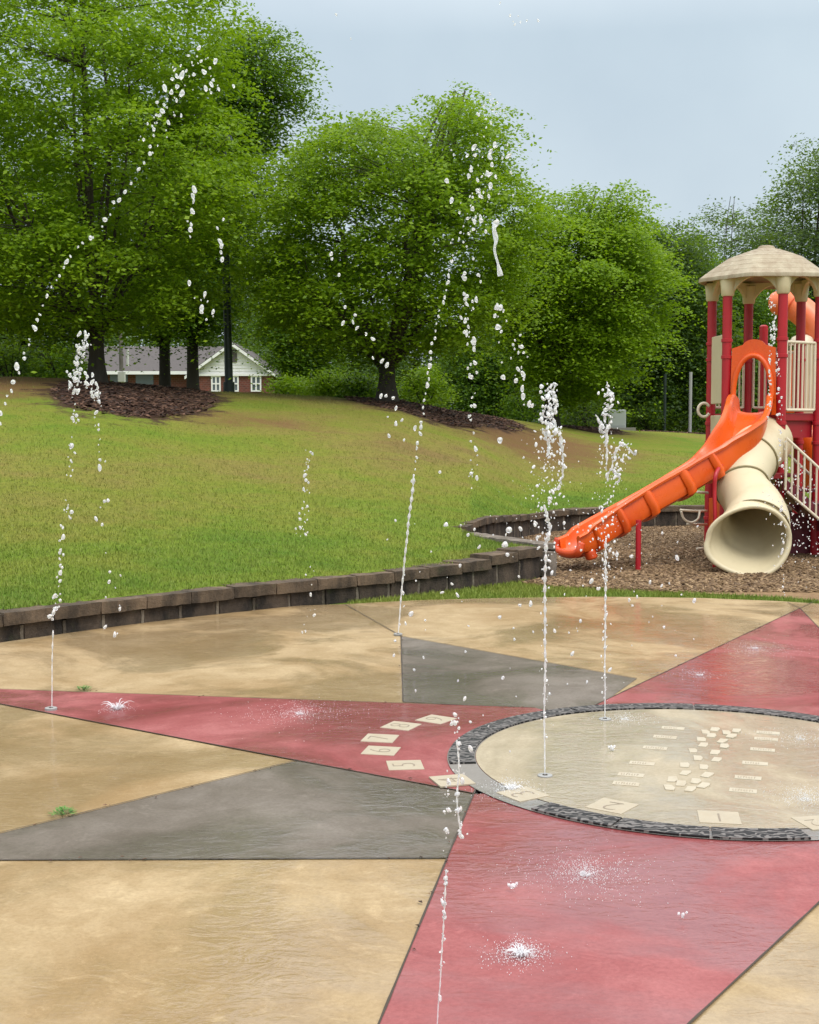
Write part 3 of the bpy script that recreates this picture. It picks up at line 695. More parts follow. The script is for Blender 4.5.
# ------------------------------------------------------------------ playground
YT = 16.2; TC = np.array([at(763, HOR, YT)[0], YT]); TR = .657
pang = {'p4': 2.9, 'p2': -57.1, 'p6': 62.9, 'p1': -117.1, 'p5': 122.9, 'p3': 182.9}
PP = {k: np.array([TC[0] + TR * math.sin(R(a)), TC[1] - TR * math.cos(R(a))]) for k, a in pang.items()}
order = ['p4', 'p6', 'p5', 'p3', 'p1', 'p2']
tower = thing('play_tower', 'red, cream and orange playground tower with roof, open slide and tube slide on wood chips', 'playground', (TC[0], TC[1], 0))
ZD = 1.74
ZC = 3.15
for k in order:
    x, y = PP[k]; mb = MB(); mb.tube([(x, y, -.1), (x, y, 3.32)], .057, 20)
    po = mb.build('post', M['post'], tower, auto=40)
    for z in (.42, 1.38, 1.62, 2.42, 2.62):
        cb = MB(); cb.tube([(x, y, z - .022), (x, y, z - .018), (x, y, z + .018), (x, y, z + .022)], [.060, .068, .068, .060], 20)
        cb.build('clamp', M['post'], po, auto=40)
    # capital
    cb = MB(); cb.tube([(x, y, ZC), (x, y, ZC + .015), (x, y, ZC + .10), (x, y, ZC + .22)], [.066, .078, .084, .098], 16)
    cb.build('capital', M['cream'], tower, auto=40)
# roof with arches
rf = MB(); prof = [(.80, 3.355), (.775, 3.40)]
pr = np.array([(63.5, 282), (53, 275), (36, 262.5), (17, 253), (9, 249)]); rs = pr[:, 0] * YT / FPX * 1.0; zs = H + (HOR - pr[:, 1] - np.array([0, -1.5, -1, 1.5, 3])) / FPX * YT
courses = 8; prof = [(0.02, 3.52), (.70, 3.43), (.775, 3.345), (.80, 3.350), (.80, 3.375)]
for k in range(courses):
    r0 = .795 - k * (.795 - .11) / courses; r1 = .795 - (k + 1) * (.795 - .11) / courses
    z0_ = float(np.interp(r0, rs[::-1], zs[::-1])); z1_ = float(np.interp(r1, rs[::-1], zs[::-1]))
    prof += [(r0, z0_ + .012), (r1 + .01, z1_ + .006), (r1 + .006, z1_ - .004)]
prof += [(.105, 3.775), (.09, 3.795), (.05, 3.803), (.002, 3.806)]
n = 72; V = []
for r, z in prof:
    for k in range(n):
        a = 2 * PI * k / n; h6 = math.cos(PI / 6) / math.cos(((a - R(2.9) + PI / 6) % (PI / 3)) - PI / 6)
        f = (1 - .75 * min(1, r / .8)) + .75 * min(1, r / .8) * h6 * 1.075
        wob = .006 * mnoise.noise(Vector((k * .8, r * 9, z * 3)))
        V.append((TC[0] + r * f * math.sin(a), TC[1] - r * f * math.cos(a), z + wob))
F = [(j * n + k, j * n + (k + 1) % n, (j + 1) * n + (k + 1) % n, (j + 1) * n + k) for j in range(len(prof) - 1) for k in range(n)]
roof = rf.add(V, F).build('roof', M['roof'], tower, auto=28)
for i in range(6):
    a, b = PP[order[i]], PP[order[(i + 1) % 6]]; t = b - a; L = np.linalg.norm(t); t /= L; nrm = np.array([t[1], -t[0]])
    if nrm.dot((a + b) / 2 - TC) < 0: nrm = -nrm
    pts = [(0, 3.41)]
    for k in range(17):
        s = k / 16; x_ = .055 + s * (L - .11); z = ZC + .02 + .20 * (1 - abs(2 * s - 1) ** 2.4)
        pts.append((x_, z))
    pts.append((L, 3.41))
    poly = [(a[0] + t[0] * s + nrm[0] * .02, a[1] + t[1] * s + nrm[1] * .02, z) for s, z in pts]
    MB().prism(poly, (-nrm[0] * .05, -nrm[1] * .05, 0)).build('roof_arch', M['cream'], tower, bevel=.006)
# deck
hexp = [(*PP[k], ZD) for k in order]
MB().prism([(TC[0] + (x - TC[0]) * .97, TC[1] + (y - TC[1]) * .97, z) for x, y, z in hexp], (0, 0, -.09)).build('deck', M['deck'], tower, bevel=.008)
MB().prism([(TC[0] + (x - TC[0]) * .90, TC[1] + (y - TC[1]) * .90, z - .092) for x, y, z in hexp], (0, 0, -.20)).build('deck_skirt', M['deck'], tower)
def railing(name, a, b, za, zb, ha, hb, nbar, mat, parent, r=.012, rr=.017):
    mb = MB(); a = np.array(a, float); b = np.array(b, float)
    A0, B0 = np.array([*a, za]), np.array([*b, zb]); A1, B1 = np.array([*a, ha]), np.array([*b, hb])
    mb.tube(crm([A0 + (B0 - A0) * .02, A0 + (B0 - A0) * .98], 2), rr, 8); mb.tube([A1, B1], rr, 8); mb.tube([A0, A1], rr, 8); mb.tube([B0, B1], rr, 8)
    for k in range(1, nbar):
        s = k / nbar; mb.tube([A0 + (B0 - A0) * s, A1 + (B1 - A1) * s], r, 6)
    return mb.build(name, mat, parent, auto=50)
def inset(a, b, d=.075): a = np.array(a); b = np.array(b); t = (b - a) / np.linalg.norm(b - a); return a + t * d, b - t * d
a, b = inset(PP['p4'], PP['p6']); railing('railing', a, b, ZD + .04, ZD + .04, 2.59, 2.59, 7, M['rail'], tower, .013, .019)
a, b = inset(PP['p3'], PP['p1']); railing('railing', a, b, ZD + .08, ZD + .08, 2.52, 2.52, 7, M['rail'], tower)
a, b = inset(PP['p3'], PP['p5']); railing('railing', a, b, ZD + .08, ZD + .08, 2.52, 2.52, 7, M['rail'], tower)
def panel(name, a, b, z0, z1a, z1b, th, mat, d=.065):
    a, b = inset(a, b, d); t = (b - a) / np.linalg.norm(b - a); nrm = np.array([t[1], -t[0]]) * th
    poly = [(*(a - nrm / 2), z0), (*(b - nrm / 2), z0), (*(b - nrm / 2), z1b), (*(a - nrm / 2), z1a)]
    return MB().prism(poly, (nrm[0], nrm[1], 0)).build(name, mat, tower, bevel=.01)
panel('wall_panel', PP['p1'], PP['p2'], 1.86, 2.70, 2.70, .04, M['cream'])
panel('lower_panel', PP['p1'], PP['p2'], 1.42, 1.72, 1.72, .04, M['cream'])
panel('kick_panel', PP['p1'], PP['p2'], .15, .68, .68, .05, M['orangedk'])
# grab ring on the left post
x, y = PP['p1']; cpt = at(704, 410, YT + .1); mb = MB()
mb.tube(crm([cpt + np.array([.05 * math.cos(q) * 1.5, 0, .085 * math.sin(q)]) for q in np.linspace(R(30), R(330), 9)], 4), .018, 8)
mb.build('grab_ring', M['rail'], tower, smooth=True)
# entry hood of the open slide, between p2 and p4
a, b = inset(PP['p2'], PP['p4'], .05); t = b - a; L = np.linalg.norm(t); t /= L; nrm = np.array([t[1], -t[0]]);
if nrm.dot((a + b) / 2 - TC) < 0: nrm = -nrm
def hp(s, z, o=0.0): return (a[0] + t[0] * s + nrm[0] * o, a[1] + t[1] * s + nrm[1] * o, z)
def aw(q): return math.sin(q)
outer = [(0, ZD - .02), (.02, 2.52), (L * .26, 2.56)]
outer += [(L * (.5 - .24 * math.cos(q)), 2.54 + .085 * math.sin(q)) for q in np.linspace(.15, PI - .15, 9)] + [(L * .74, 2.56), (L - .02, 2.52), (L, ZD - .02)]
inner = [(L * .90, ZD - .02)] + [(L * (.5 + .40 * math.cos(q)), 1.98 + .43 * math.sin(q)) for q in np.linspace(.0, PI, 15)] + [(L * .10, ZD - .02)]
n_o = outer + inner
bmh = bmesh.new(); vs = [bmh.verts.new(hp(s, z, .03)) for s, z in n_o]; f = bmh.faces.new(vs)
ext = bmesh.ops.extrude_face_region(bmh, geom=[f]); vv = [q for q in ext['geom'] if isinstance(q, bmesh.types.BMVert)]
bmesh.ops.translate(bmh, verts=vv, vec=Vector((-nrm[0] * .06, -nrm[1] * .06, 0))); bmesh.ops.triangulate(bmh, faces=[q for q in bmh.faces if len(q.verts) > 4]); bmesh.ops.recalc_face_normals(bmh, faces=bmh.faces[:])
me = bpy.data.meshes.new('entry_hood'); bmh.to_mesh(me); bmh.free()
VV = np.array([v.co[:] for v in me.vertices]); FF = [tuple(p.vertices) for p in me.polygons]; bpy.data.meshes.remove(me)
hood = link_mesh('entry_hood', VV, FF, M['orange'], tower)
rim = MB(); rim.tube([hp(L * (.5 + .41 * math.cos(q)), 1.98 + .45 * math.sin(q), .05) for q in np.linspace(-.25, PI + .25, 30)], .032, 10)
rim.build('hood_rim', M['orange'], hood, smooth=True)
# open slide
def sweep(path, sec, scl=None, closed=True, caps=True, roll=None):
    p = np.asarray(path); m = len(p); T = np.gradient(p, axis=0); T /= np.linalg.norm(T, axis=1)[:, None]; V = []; n = len(sec)
    for i in range(m):
        s = np.cross(T[i], (0, 0, 1.)); s /= np.linalg.norm(s); up = np.cross(s, T[i])
        if roll is not None: c, q = math.cos(roll[i]), math.sin(roll[i]); s, up = s * c + up * q, up * c - s * q
        k, h_ = (1, 1) if scl is None else scl[i]
        V += [p[i] + s * (x * k) + up * (z * h_) for x, z in sec]
    F = [(i * n + k, i * n + (k + 1) % n, (i + 1) * n + (k + 1) % n, (i + 1) * n + k) for i in range(m - 1) for k in range(n)]
    if caps: F += [tuple(range(n - 1, -1, -1)), tuple((m - 1) * n + k for k in range(n))]
    return np.array(V), F
sec = [(-.285, .285), (-.30, .262), (-.285, .238), (-.25, .232), (-.24, .06), (-.20, -.005), (-.1, -.028), (0, -.032), (.1, -.028), (.20, -.005), (.24, .06), (.25, .232), (.285, .238), (.30, .262), (.285, .285), (.235, .288), (.212, .26), (.20, .09), (.165, .035), (.08, .012), (0, .008), (-.08, .012), (-.165, .035), (-.20, .09), (-.212, .26), (-.235, .288)]
spts = []
e0 = hp(L * .5, ZD - .01, -.02); spts.append(e0); spts.append(hp(L * .5, ZD - .03, .14))
for u, v, Y, dz in [(744, 436, 15.12, -.10), (724, 457, 14.90, -.13), (692, 477, 14.75, -.14), (652, 500, 14.58, -.14), (616, 521, 14.42, -.14), (588, 539, 14.28, -.12), (570, 545, 14.2, -.09)]:
    q = at(u, v, Y); spts.append((q[0], q[1], q[2] + dz))
sp = crm(spts, 10)
m_ = len(sp); tt = np.linspace(0, 1, m_)
scl = np.c_[np.interp(tt, [0, .12, .3, 1], [.80, .9, .95, .95]), np.interp(tt, [0, .10, .25, .85, 1], [.55, .85, 1.0, .95, .62])]
V, F = sweep(sp, sec, scl, roll=np.interp(tt, [0, .15, .35, .6, 1], [0, 0, -.20, -.26, -.12]))
slide = link_mesh('open_slide', V, F, M['orange'], tower, auto=35)
osec = [(-.262, .238), (-.265, .05), (-.215, -.03), (-.1, -.055), (0, -.06), (.1, -.055), (.215, -.03), (.265, .05), (.262, .238), (.25, .238), (.245, .06), (.2, -.015), (0, -.04), (-.2, -.015), (-.245, .06), (-.25, .238)]
for f_ in (.42, .53, .64, .74, .84):
    i = int(f_ * m_); seg = crm(sp[i - 1:i + 2], 2)
    kk = np.array([1.0, 1.10, 1.13, 1.10, 1.0]); V, F = sweep(seg * 1.0, osec, np.c_[kk * .96, kk * np.interp(f_, [0, .25, .85, 1], [1, 1, .95, .7])], roll=np.full(5, np.interp(f_, [0, .15, .35, .6, 1], [0, 0, -.20, -.26, -.12])))
    link_mesh('rib', V, F, M['orange'], slide, auto=35)
# exit lip and feet of the slide, in the darker orange
end = sp[-1]; tdir = (sp[-1] - sp[-3]); tdir /= np.linalg.norm(tdir); sd = np.cross(tdir, (0, 0, 1.)); sd /= np.linalg.norm(sd)
lip = MB(); lip.tube(crm([end - sd * .27 + (0, 0, .14), end - sd * .25 + tdir * .04 + (0, 0, .03), end + tdir * .05 + (0, 0, -.0), end + sd * .25 + tdir * .04 + (0, 0, .03), end + sd * .27 + (0, 0, .14)], 6), .045, 10)
lip.build('exit_lip', M['orangedk'], slide, smooth=True)
for k in (-1, 1):
    ft = MB()
    q = sp[int(m_ * .90)] + sd * .13 * k; ft.tube(crm([q + (0, 0, .02), q + (.02, 0, -.04), q + (.03, 0, -.075)], 4), [.07] * 4 + [.068] * 3 + [.06, .05], 10)
    ft.build('foot', M['orangedk'], slide, smooth=True)
q = sp[int(m_ * .66)]; b_ = gz(638, 571)
sup = MB(); sup.tube([(b_[0], b_[1], -.05), (b_[0], b_[1], at(638, 520, b_[1])[2])], .03, 14); sup.build('support_post', M['post'], slide, auto=40)
# tube slide
tp = []
for u, v, Y in [(766, 440, 15.8), (752, 456, 15.3), (743, 473, 15.0), (742, 488, 14.8), (754, 507, 14.45), (757, 522, 14.2), (753, 538, 13.95)]: tp.append(at(u, v, Y))
tp = crm(tp, 9); m_ = len(tp); T = np.gradient(tp, axis=0); T /= np.linalg.norm(T, axis=1)[:, None]
T[-6:] = T[-7] * .4 + np.array([.06, -.98, -.05]) * .6; T /= np.linalg.norm(T, axis=1)[:, None]
n = 44
def tube_ring(i, rad, flare, dz=0.0):
    s = np.cross(T[i], (0, 0, 1.)); s /= np.linalg.norm(s); up = np.cross(s, T[i]); out = []
    for k in range(n):
        q = 2 * PI * k / n; cx_, sz_ = math.cos(q), math.sin(q)
        lf = max(0, cx_) * (.45 + .75 * max(0, -sz_)); ex = 1 + flare * (.10 + .62 * lf); ez = 1 + flare * (.02 + .06 * max(0, -sz_))
        # scoop: the lower lip reaches further out than the top
        out.append(tp[i] + s * rad * cx_ * ex + up * rad * sz_ * ez + T[i] * flare * (.16 * max(0, -sz_) - .03 * max(0, sz_)))
    return out
V = []; rng_ = []
fl = np.clip((np.arange(m_) - (m_ - 14)) / 13., 0, 1) ** 1.6
rp_ = np.interp(np.linspace(0, 1, m_), [0, .35, .55, .8, 1], [.325, .315, .290, .345, .345])
for i in range(m_): V += tube_ring(i, rp_[i], fl[i])
# rolled lip then the inner wall back up
T_l = T[-1]
for dr_, dt in ((.018, .012), (.022, .03), (.012, .045), (-.010, .045), (-.025, .02)):
    base = np.array(tube_ring(m_ - 1, .345 + dr_, 1.0)); V += list(base + T_l * dt)
for i in range(m_ - 1, -1, -1): V += tube_ring(i, rp_[i] - .027, fl[i])
nr = len(V) // n
F = [(j * n + k, j * n + (k + 1) % n, (j + 1) * n + (k + 1) % n, (j + 1) * n + k) for j in range(nr - 1) for k in range(n)]
tube = link_mesh('tube_slide', V, F, M['cream'], tower, smooth=True)
for f_ in (.20, .50):
    i = int(f_ * m_); ring = np.array(tube_ring(i, rp_[i] + .007, 0)); ring = np.vstack([ring, ring[:2]])
    MB().tube(ring, .013, 8, cap=False).build('seam_flange', M['seam'], tube, smooth=True)
bx = at(764, 432, 15.62)
MB().box((bx[0], bx[1], 1.40), (.42, .10, .22), np.array([t[0], t[1], 0]), np.array([nrm[0], nrm[1], 0])).build('tube_flange', M['cream'], tube, bevel=.02)
sp_ = gz(714.5, 568.5)
sup = MB(); sup.tube(crm([at(733, 460, 14.95), at(723, 464, 14.7), at(716, 474, 14.5), at(714.5, 492, 14.49), (sp_[0], sp_[1], .5), (sp_[0], sp_[1], -.05)], 6), .023, 12)
sup.build('tube_support', M['post'], tube, smooth=True)
# climber steps on the left post
x, y = PP['p1']
cs = MB(); cs.tube(crm([at(707, 511, 16.3), at(693, 511, 16.2), at(680, 510, 16.15)], 4), .016, 8); cs.tube(crm([at(681, 511, 16.15), at(684, 519, 16.15), at(691, 522.5, 16.15), at(698, 519, 16.15), at(700, 511, 16.2)], 5), .015, 8); cs.tube([at(707, 524.5, 16.3), at(687, 524, 16.15)], .016, 8)
cs.build('climber_step', M['rail'], tower, smooth=True)
cs = MB(); cs.tube([at(708, 493, 16.3), at(697, 492, 16.2)], .018, 8); cs.build('climber_step', M['rail'], tower, smooth=True)
cs = MB(); cs.tube([at(708, 548, 16.3), at(697, 549, 16.2)], .018, 8); cs.build('climber_step', M['rail'], tower, smooth=True)
# stairs on the right
sa = np.array(at(785, HOR, 15.3)[:2]); sx = np.array([1., -.04]); sx /= np.linalg.norm(sx); sy = np.array([sx[1] * -1, sx[0]])
stair = MB()
for k in range(6):
    z = 1.02 - k * .17; o = sa + sx * (.09 + k * .19) + sy * .38
    stair.box((o[0], o[1], z - .02), (.22, .72, .035), np.array([*sx, 0]), np.array([*sy, 0])); stair.box((o[0] - sx[0] * .1, o[1] - sx[1] * .1, z - .12), (.015, .70, .16), np.array([*sx, 0]), np.array([*sy, 0]))
stair.build('stair', M['maroon'], tower, bevel=.006)
for o_ in (.0, .76):
    a0 = sa + sy * o_; a1 = a0 + sx * .95
    strg = MB(); nn = sy * .02
    strg.prism([(*(a0 + sx * .0 - nn), .84), (*(a1 - nn), .0), (*(a1 - nn + sx * .12), .0), (*(a1 + sx * .1 - nn), .10), (*(a0 - nn), .98)], (nn[0] * 2, nn[1] * 2, 0)).build('stringer', M['maroon'], tower)
    off = -sy * .03 if o_ == 0 else sy * .03
    zt0, zt1 = zat(438, 15.3), zat(438, 15.3) - .86
    railing('stair_railing', a0 + off + sx * .01, a1 + off, zat(490, 15.3), zat(490, 15.3) - .80, zt0, zt1, 13, M['rail'], tower)
low = MB(); o = sa + sx * -.28 + sy * .42; low.box((o[0], o[1], 1.0), (.62, .8, .07), np.array([*sx, 0]), np.array([*sy, 0])); low.build('landing', M['deck'], tower, bevel=.008)
fill = MB(); fill.box((*(sa + sx * .52 + sy * .72), .26), (.95, .03, .50), np.array([*sx, 0]), np.array([*sy, 0])); fill.build('skirt_panel', M['maroon'], tower)
# second deck behind with a curved orange slide
for u, vt, Y in [(762, 325, 17.4), (801, 300, 18.3), (838, 300, 17.2)]:
    q = at(u, HOR, Y); zt = zat(vt, Y); po = MB(); po.tube([(q[0], q[1], -.1), (q[0], q[1], zt - .02), (q[0], q[1], zt)], [.057, .057, .03], 18); po.build('post', M['post'], tower, auto=40)
q = at(801, HOR, 17.6)
MB().box((q[0] + .1, q[1] + .05, ZD - .12), (1.15, 1.2, .09)).build('deck', M['deck'], tower, bevel=.01)
MB().box((at(789, HOR, 16.95)[0], 16.95, 2.16), (.13, .05, .80)).build('wall_panel', M['orange'], tower, bevel=.012)
MB().box((at(810, HOR, 17.3)[0], 17.3, 2.22), (.22, .06, .95)).build('wall_panel', M['cream'], tower, bevel=.02)
dm = MB(); q = at(802, 341, 17.5); V = []; nn = 18
for r, z in ((.17, 0), (.165, .05), (.13, .11), (.07, .14), (.002, .15)): V += [(q[0] + r * math.cos(2 * PI * k / nn), q[1] + r * math.sin(2 * PI * k / nn), q[2] - .06 + z) for k in range(nn)]
dm.add(V, [(j * nn + k, j * nn + (k + 1) % nn, (j + 1) * nn + (k + 1) % nn, (j + 1) * nn + k) for j in range(4) for k in range(nn)]); dm.build('dome_cap', M['rail'], tower, smooth=True)
uppath = crm([at(772, 306, 17.9), at(783, 303, 17.8), at(797, 308, 17.7), at(812, 321, 17.6), at(830, 345, 17.5), at(850, 385, 17.5), at(862, 430, 17.4), at(850, 480, 17.2)], 8)
up_s = MB(); up_s.tube(uppath, np.interp(np.linspace(0, 1, len(uppath)), [0, .05, .2, 1], [.11, .16, .19, .20]), 20); us = up_s.build('spiral_slide', M['orangelt'], tower, smooth=True)
mb = MB(); i = len(uppath) // 4; mb.tube([uppath[i] - (uppath[i + 1] - uppath[i]) * .25, uppath[i] + (uppath[i + 1] - uppath[i]) * .25], .208, 20); mb.build('seam_flange', M['orangedk'], us, auto=40)
lowtube = crm([at(766, 432, 16.95), at(782, 432, 16.9), at(800, 434, 16.9), at(815, 450, 16.8), at(822, 490, 16.7)], 8)
MB().tube(lowtube, .20, 18).build('crawl_tube', M['orange'], tower, smooth=True)

# ------------------------------------------------------------------ far objects
# lamp post
q = at(229, 392, 30.0); lz = float(hill(q[0], 30)); lp = thing('lamp_post', 'tall dark green lamp post standing on the ridge in front of the house', 'lamp post', (q[0], 30, lz))
MB().tube([(q[0], 30, lz - .2), (q[0], 30, lz + .25), (q[0], 30, lz + .26), (q[0] - .08, 30, lz + 5.6)], [.13, .13, .095, .075], 14).build('pole', M['darkgreen'], lp, auto=40)
MB().tube([(q[0] - .08, 30, lz + 5.6), (q[0] - .08, 30, lz + 5.66), (q[0] - .08, 30, lz + 5.8), (q[0] - .08, 30, lz + 5.9)], [.08, .22, .20, .06], 16).build('lamp_head', M['darkgreen'], lp, auto=40)
# utility pole with a meter box
q = at(122, 380, 44.0); zb = float(hill(q[0], 44)); up_ = thing('utility_pole', 'thin weathered grey utility pole with a small white box at its foot', 'pole', (q[0], 44, zb))
MB().tube([(q[0], 44, zb - .3), (q[0] - .05, 44, zat(288, 44))], [.075, .06], 10).build('pole', M['wood'], up_, auto=40)
MB().box((q[0] + .02, 43.88, zat(377, 44)), (.24, .14, .36)).build('meter_box', M['white'], up_, bevel=.02)
MB().tube([at(127.5, 366, 43.95), at(127.5, 349, 43.95)], .05, 8).build('conduit', M['white'], up_)
# thin poles and cabinet on the right
q = at(690, 430, 46.0); zb = float(hill(q[0], 46)); MBp = MB(); MBp.tube([(q[0], 46, zb - .2), (q[0], 46, zat(372, 46))], .055, 10)
tag(MBp.build('pole', M['metal'], auto=40), 'pale galvanised pole in front of the dark trees left of the play tower', 'pole')
q = at(664.5, 430, 46.5); zb = float(hill(q[0], 46.5)); MBp = MB(); MBp.tube([(q[0], 46.5, zb - .2), (q[0], 46.5, zat(374, 46.5))], .05, 10)
tag(MBp.build('pole', M['darkgreen'], auto=40), 'dark pole almost lost against the dark trees beside the pale pole', 'pole')
q = at(617, 430, 43.0); zb = float(hill(q[0], 43)); cb = thing('utility_cabinet', 'pale grey utility cabinet on a slab behind the far right jet', 'cabinet', (q[0], 43, zb))
MB().box((q[0], 43, zb + .36), (.52, .45, .62)).build('cabinet_body', M['cabinet'], cb, bevel=.02); MB().box((q[0] + .05, 43, zb + .02), (1.0, .8, .12)).build('slab', M['collar'], cb)
MB().box((q[0], 42.77, zb + .38), (.44, .012, .5)).build('cabinet_door', M['cabinet'], cb, bevel=.005)
# house
YH = 80.0
hx = lambda u: at(u, HOR, YH)[0]; hz = lambda v: zat(v, YH)
hs = thing('brick_house', 'red brick house with white gable and grey shingle roof behind the trees', 'house', (hx(200), YH, 2.2))
gx0, gx1 = hx(192), hx(274); gm = (gx0 + gx1) / 2; eave = hz(374.5); ap = hz(345)
MB().box((gm, YH + 5, (2.0 + eave) / 2), (gx1 - gx0, 10, eave - 2.0)).build('wall', M['brick'], hs)
MB().prism([(gx0, YH - .02, eave), (gx1, YH - .02, eave), (gm, YH - .02, ap)], (0, .2, 0)).build('gable', M['white'], hs)
ln = MB()
for k in range(1, 9):
    z = eave + (ap - eave) * k / 9; w = (gx1 - gx0) * (1 - k / 9) / 2; ln.box((gm, YH - .035, z), (2 * w, .03, .02))
ln.build('siding_board', M['white'], hs)
for sgn in (-1, 1):
    x0 = gm + sgn * ((gx1 - gx0) / 2 + .35); z0_ = eave - .35 * (ap - eave) / ((gx1 - gx0) / 2)
    MB().prism([(gm, YH - .4, ap + .02), (x0, YH - .4, z0_ + .02), (x0, YH - .4, z0_ + .16), (gm, YH - .4, ap + .20)], (0, 10.6, 0)).build('roof', M['shingle'], hs)
    MB().prism([(gm, YH - .46, ap - .06), (x0, YH - .46, z0_ - .06), (x0, YH - .46, z0_ + .12), (gm, YH - .46, ap + .14)], (0, .05, 0)).build('fascia', M['white'], hs)
MB().box((gm, YH - .10, eave - .02), (gx1 - gx0, .12, .14)).build('trim', M['white'], hs)
MB().box((hx(234), YH - .05, hz(356)), (.42, .1, .75)).build('vent', M['shingle'], hs)
wx0 = hx(60); MB().box(((wx0 + gx0) / 2, YH + 5, (2.0 + hz(372)) / 2), (gx0 - wx0, 8, hz(372) - 2.0)).build('wall', M['brick'], hs)
MB().prism([(wx0 - .5, YH + .4, hz(373)), (gm, YH + .4, hz(373)), (gm, YH + 5, hz(344)), (wx0 - .5, YH + 5, hz(344))], (0, 0, .15)).build('roof', M['shingle'], hs)
MB().box(((wx0 + gx0) / 2, YH + .38, hz(372.5)), (gx0 - wx0 + .4, .08, .20)).build('fascia', M['white'], hs)
for u, w in ((216.5, 8), (234.5, 8), (256.5, 9)):
    x = hx(u); ww = w * YH / FPX; z0_, z1_ = hz(391), hz(376.5); fr = MB()
    for dx in (-ww / 2, 0, ww / 2): fr.box((x + dx, YH - .05, (z0_ + z1_) / 2), (.09, .08, z1_ - z0_))
    for z in (z0_, (z0_ + z1_) / 2, z1_): fr.box((x, YH - .052, z), (ww + .09, .08, .08))
    f_ = fr.build('window', M['white'], hs); MB().box((x, YH - .012, (z0_ + z1_) / 2), (ww, .03, z1_ - z0_)).build('pane', M['pane'], f_)
for u in (116, 142):
    x = hx(u); MB().box((x, YH + .98, hz(379)), (1.1, .05, .6)).build('window', M['pane'], hs)
# low grey shed glimpsed behind the trees
q0 = at(455, 400, 62.0); q1 = at(545, 400, 62.0); sh = thing('shed', 'low blue grey shed roof glimpsed through the trees beyond the red clay', 'shed', ((q0[0] + q1[0]) / 2, 62, 1.3))
MB().box(((q0[0] + q1[0]) / 2, 63.5, 1.7), (q1[0] - q0[0], 3, 1.2)).build('wall', M['hull'], sh); MB().prism([(q0[0] - .2, 61.8, zat(412, 62)), (q1[0] + .2, 61.8, zat(413, 62)), (q1[0] + .2, 63.5, zat(396, 63.5)), (q0[0] - .2, 63.5, zat(396, 63.5))], (0, 0, .1)).build('roof', M['hull'], sh)

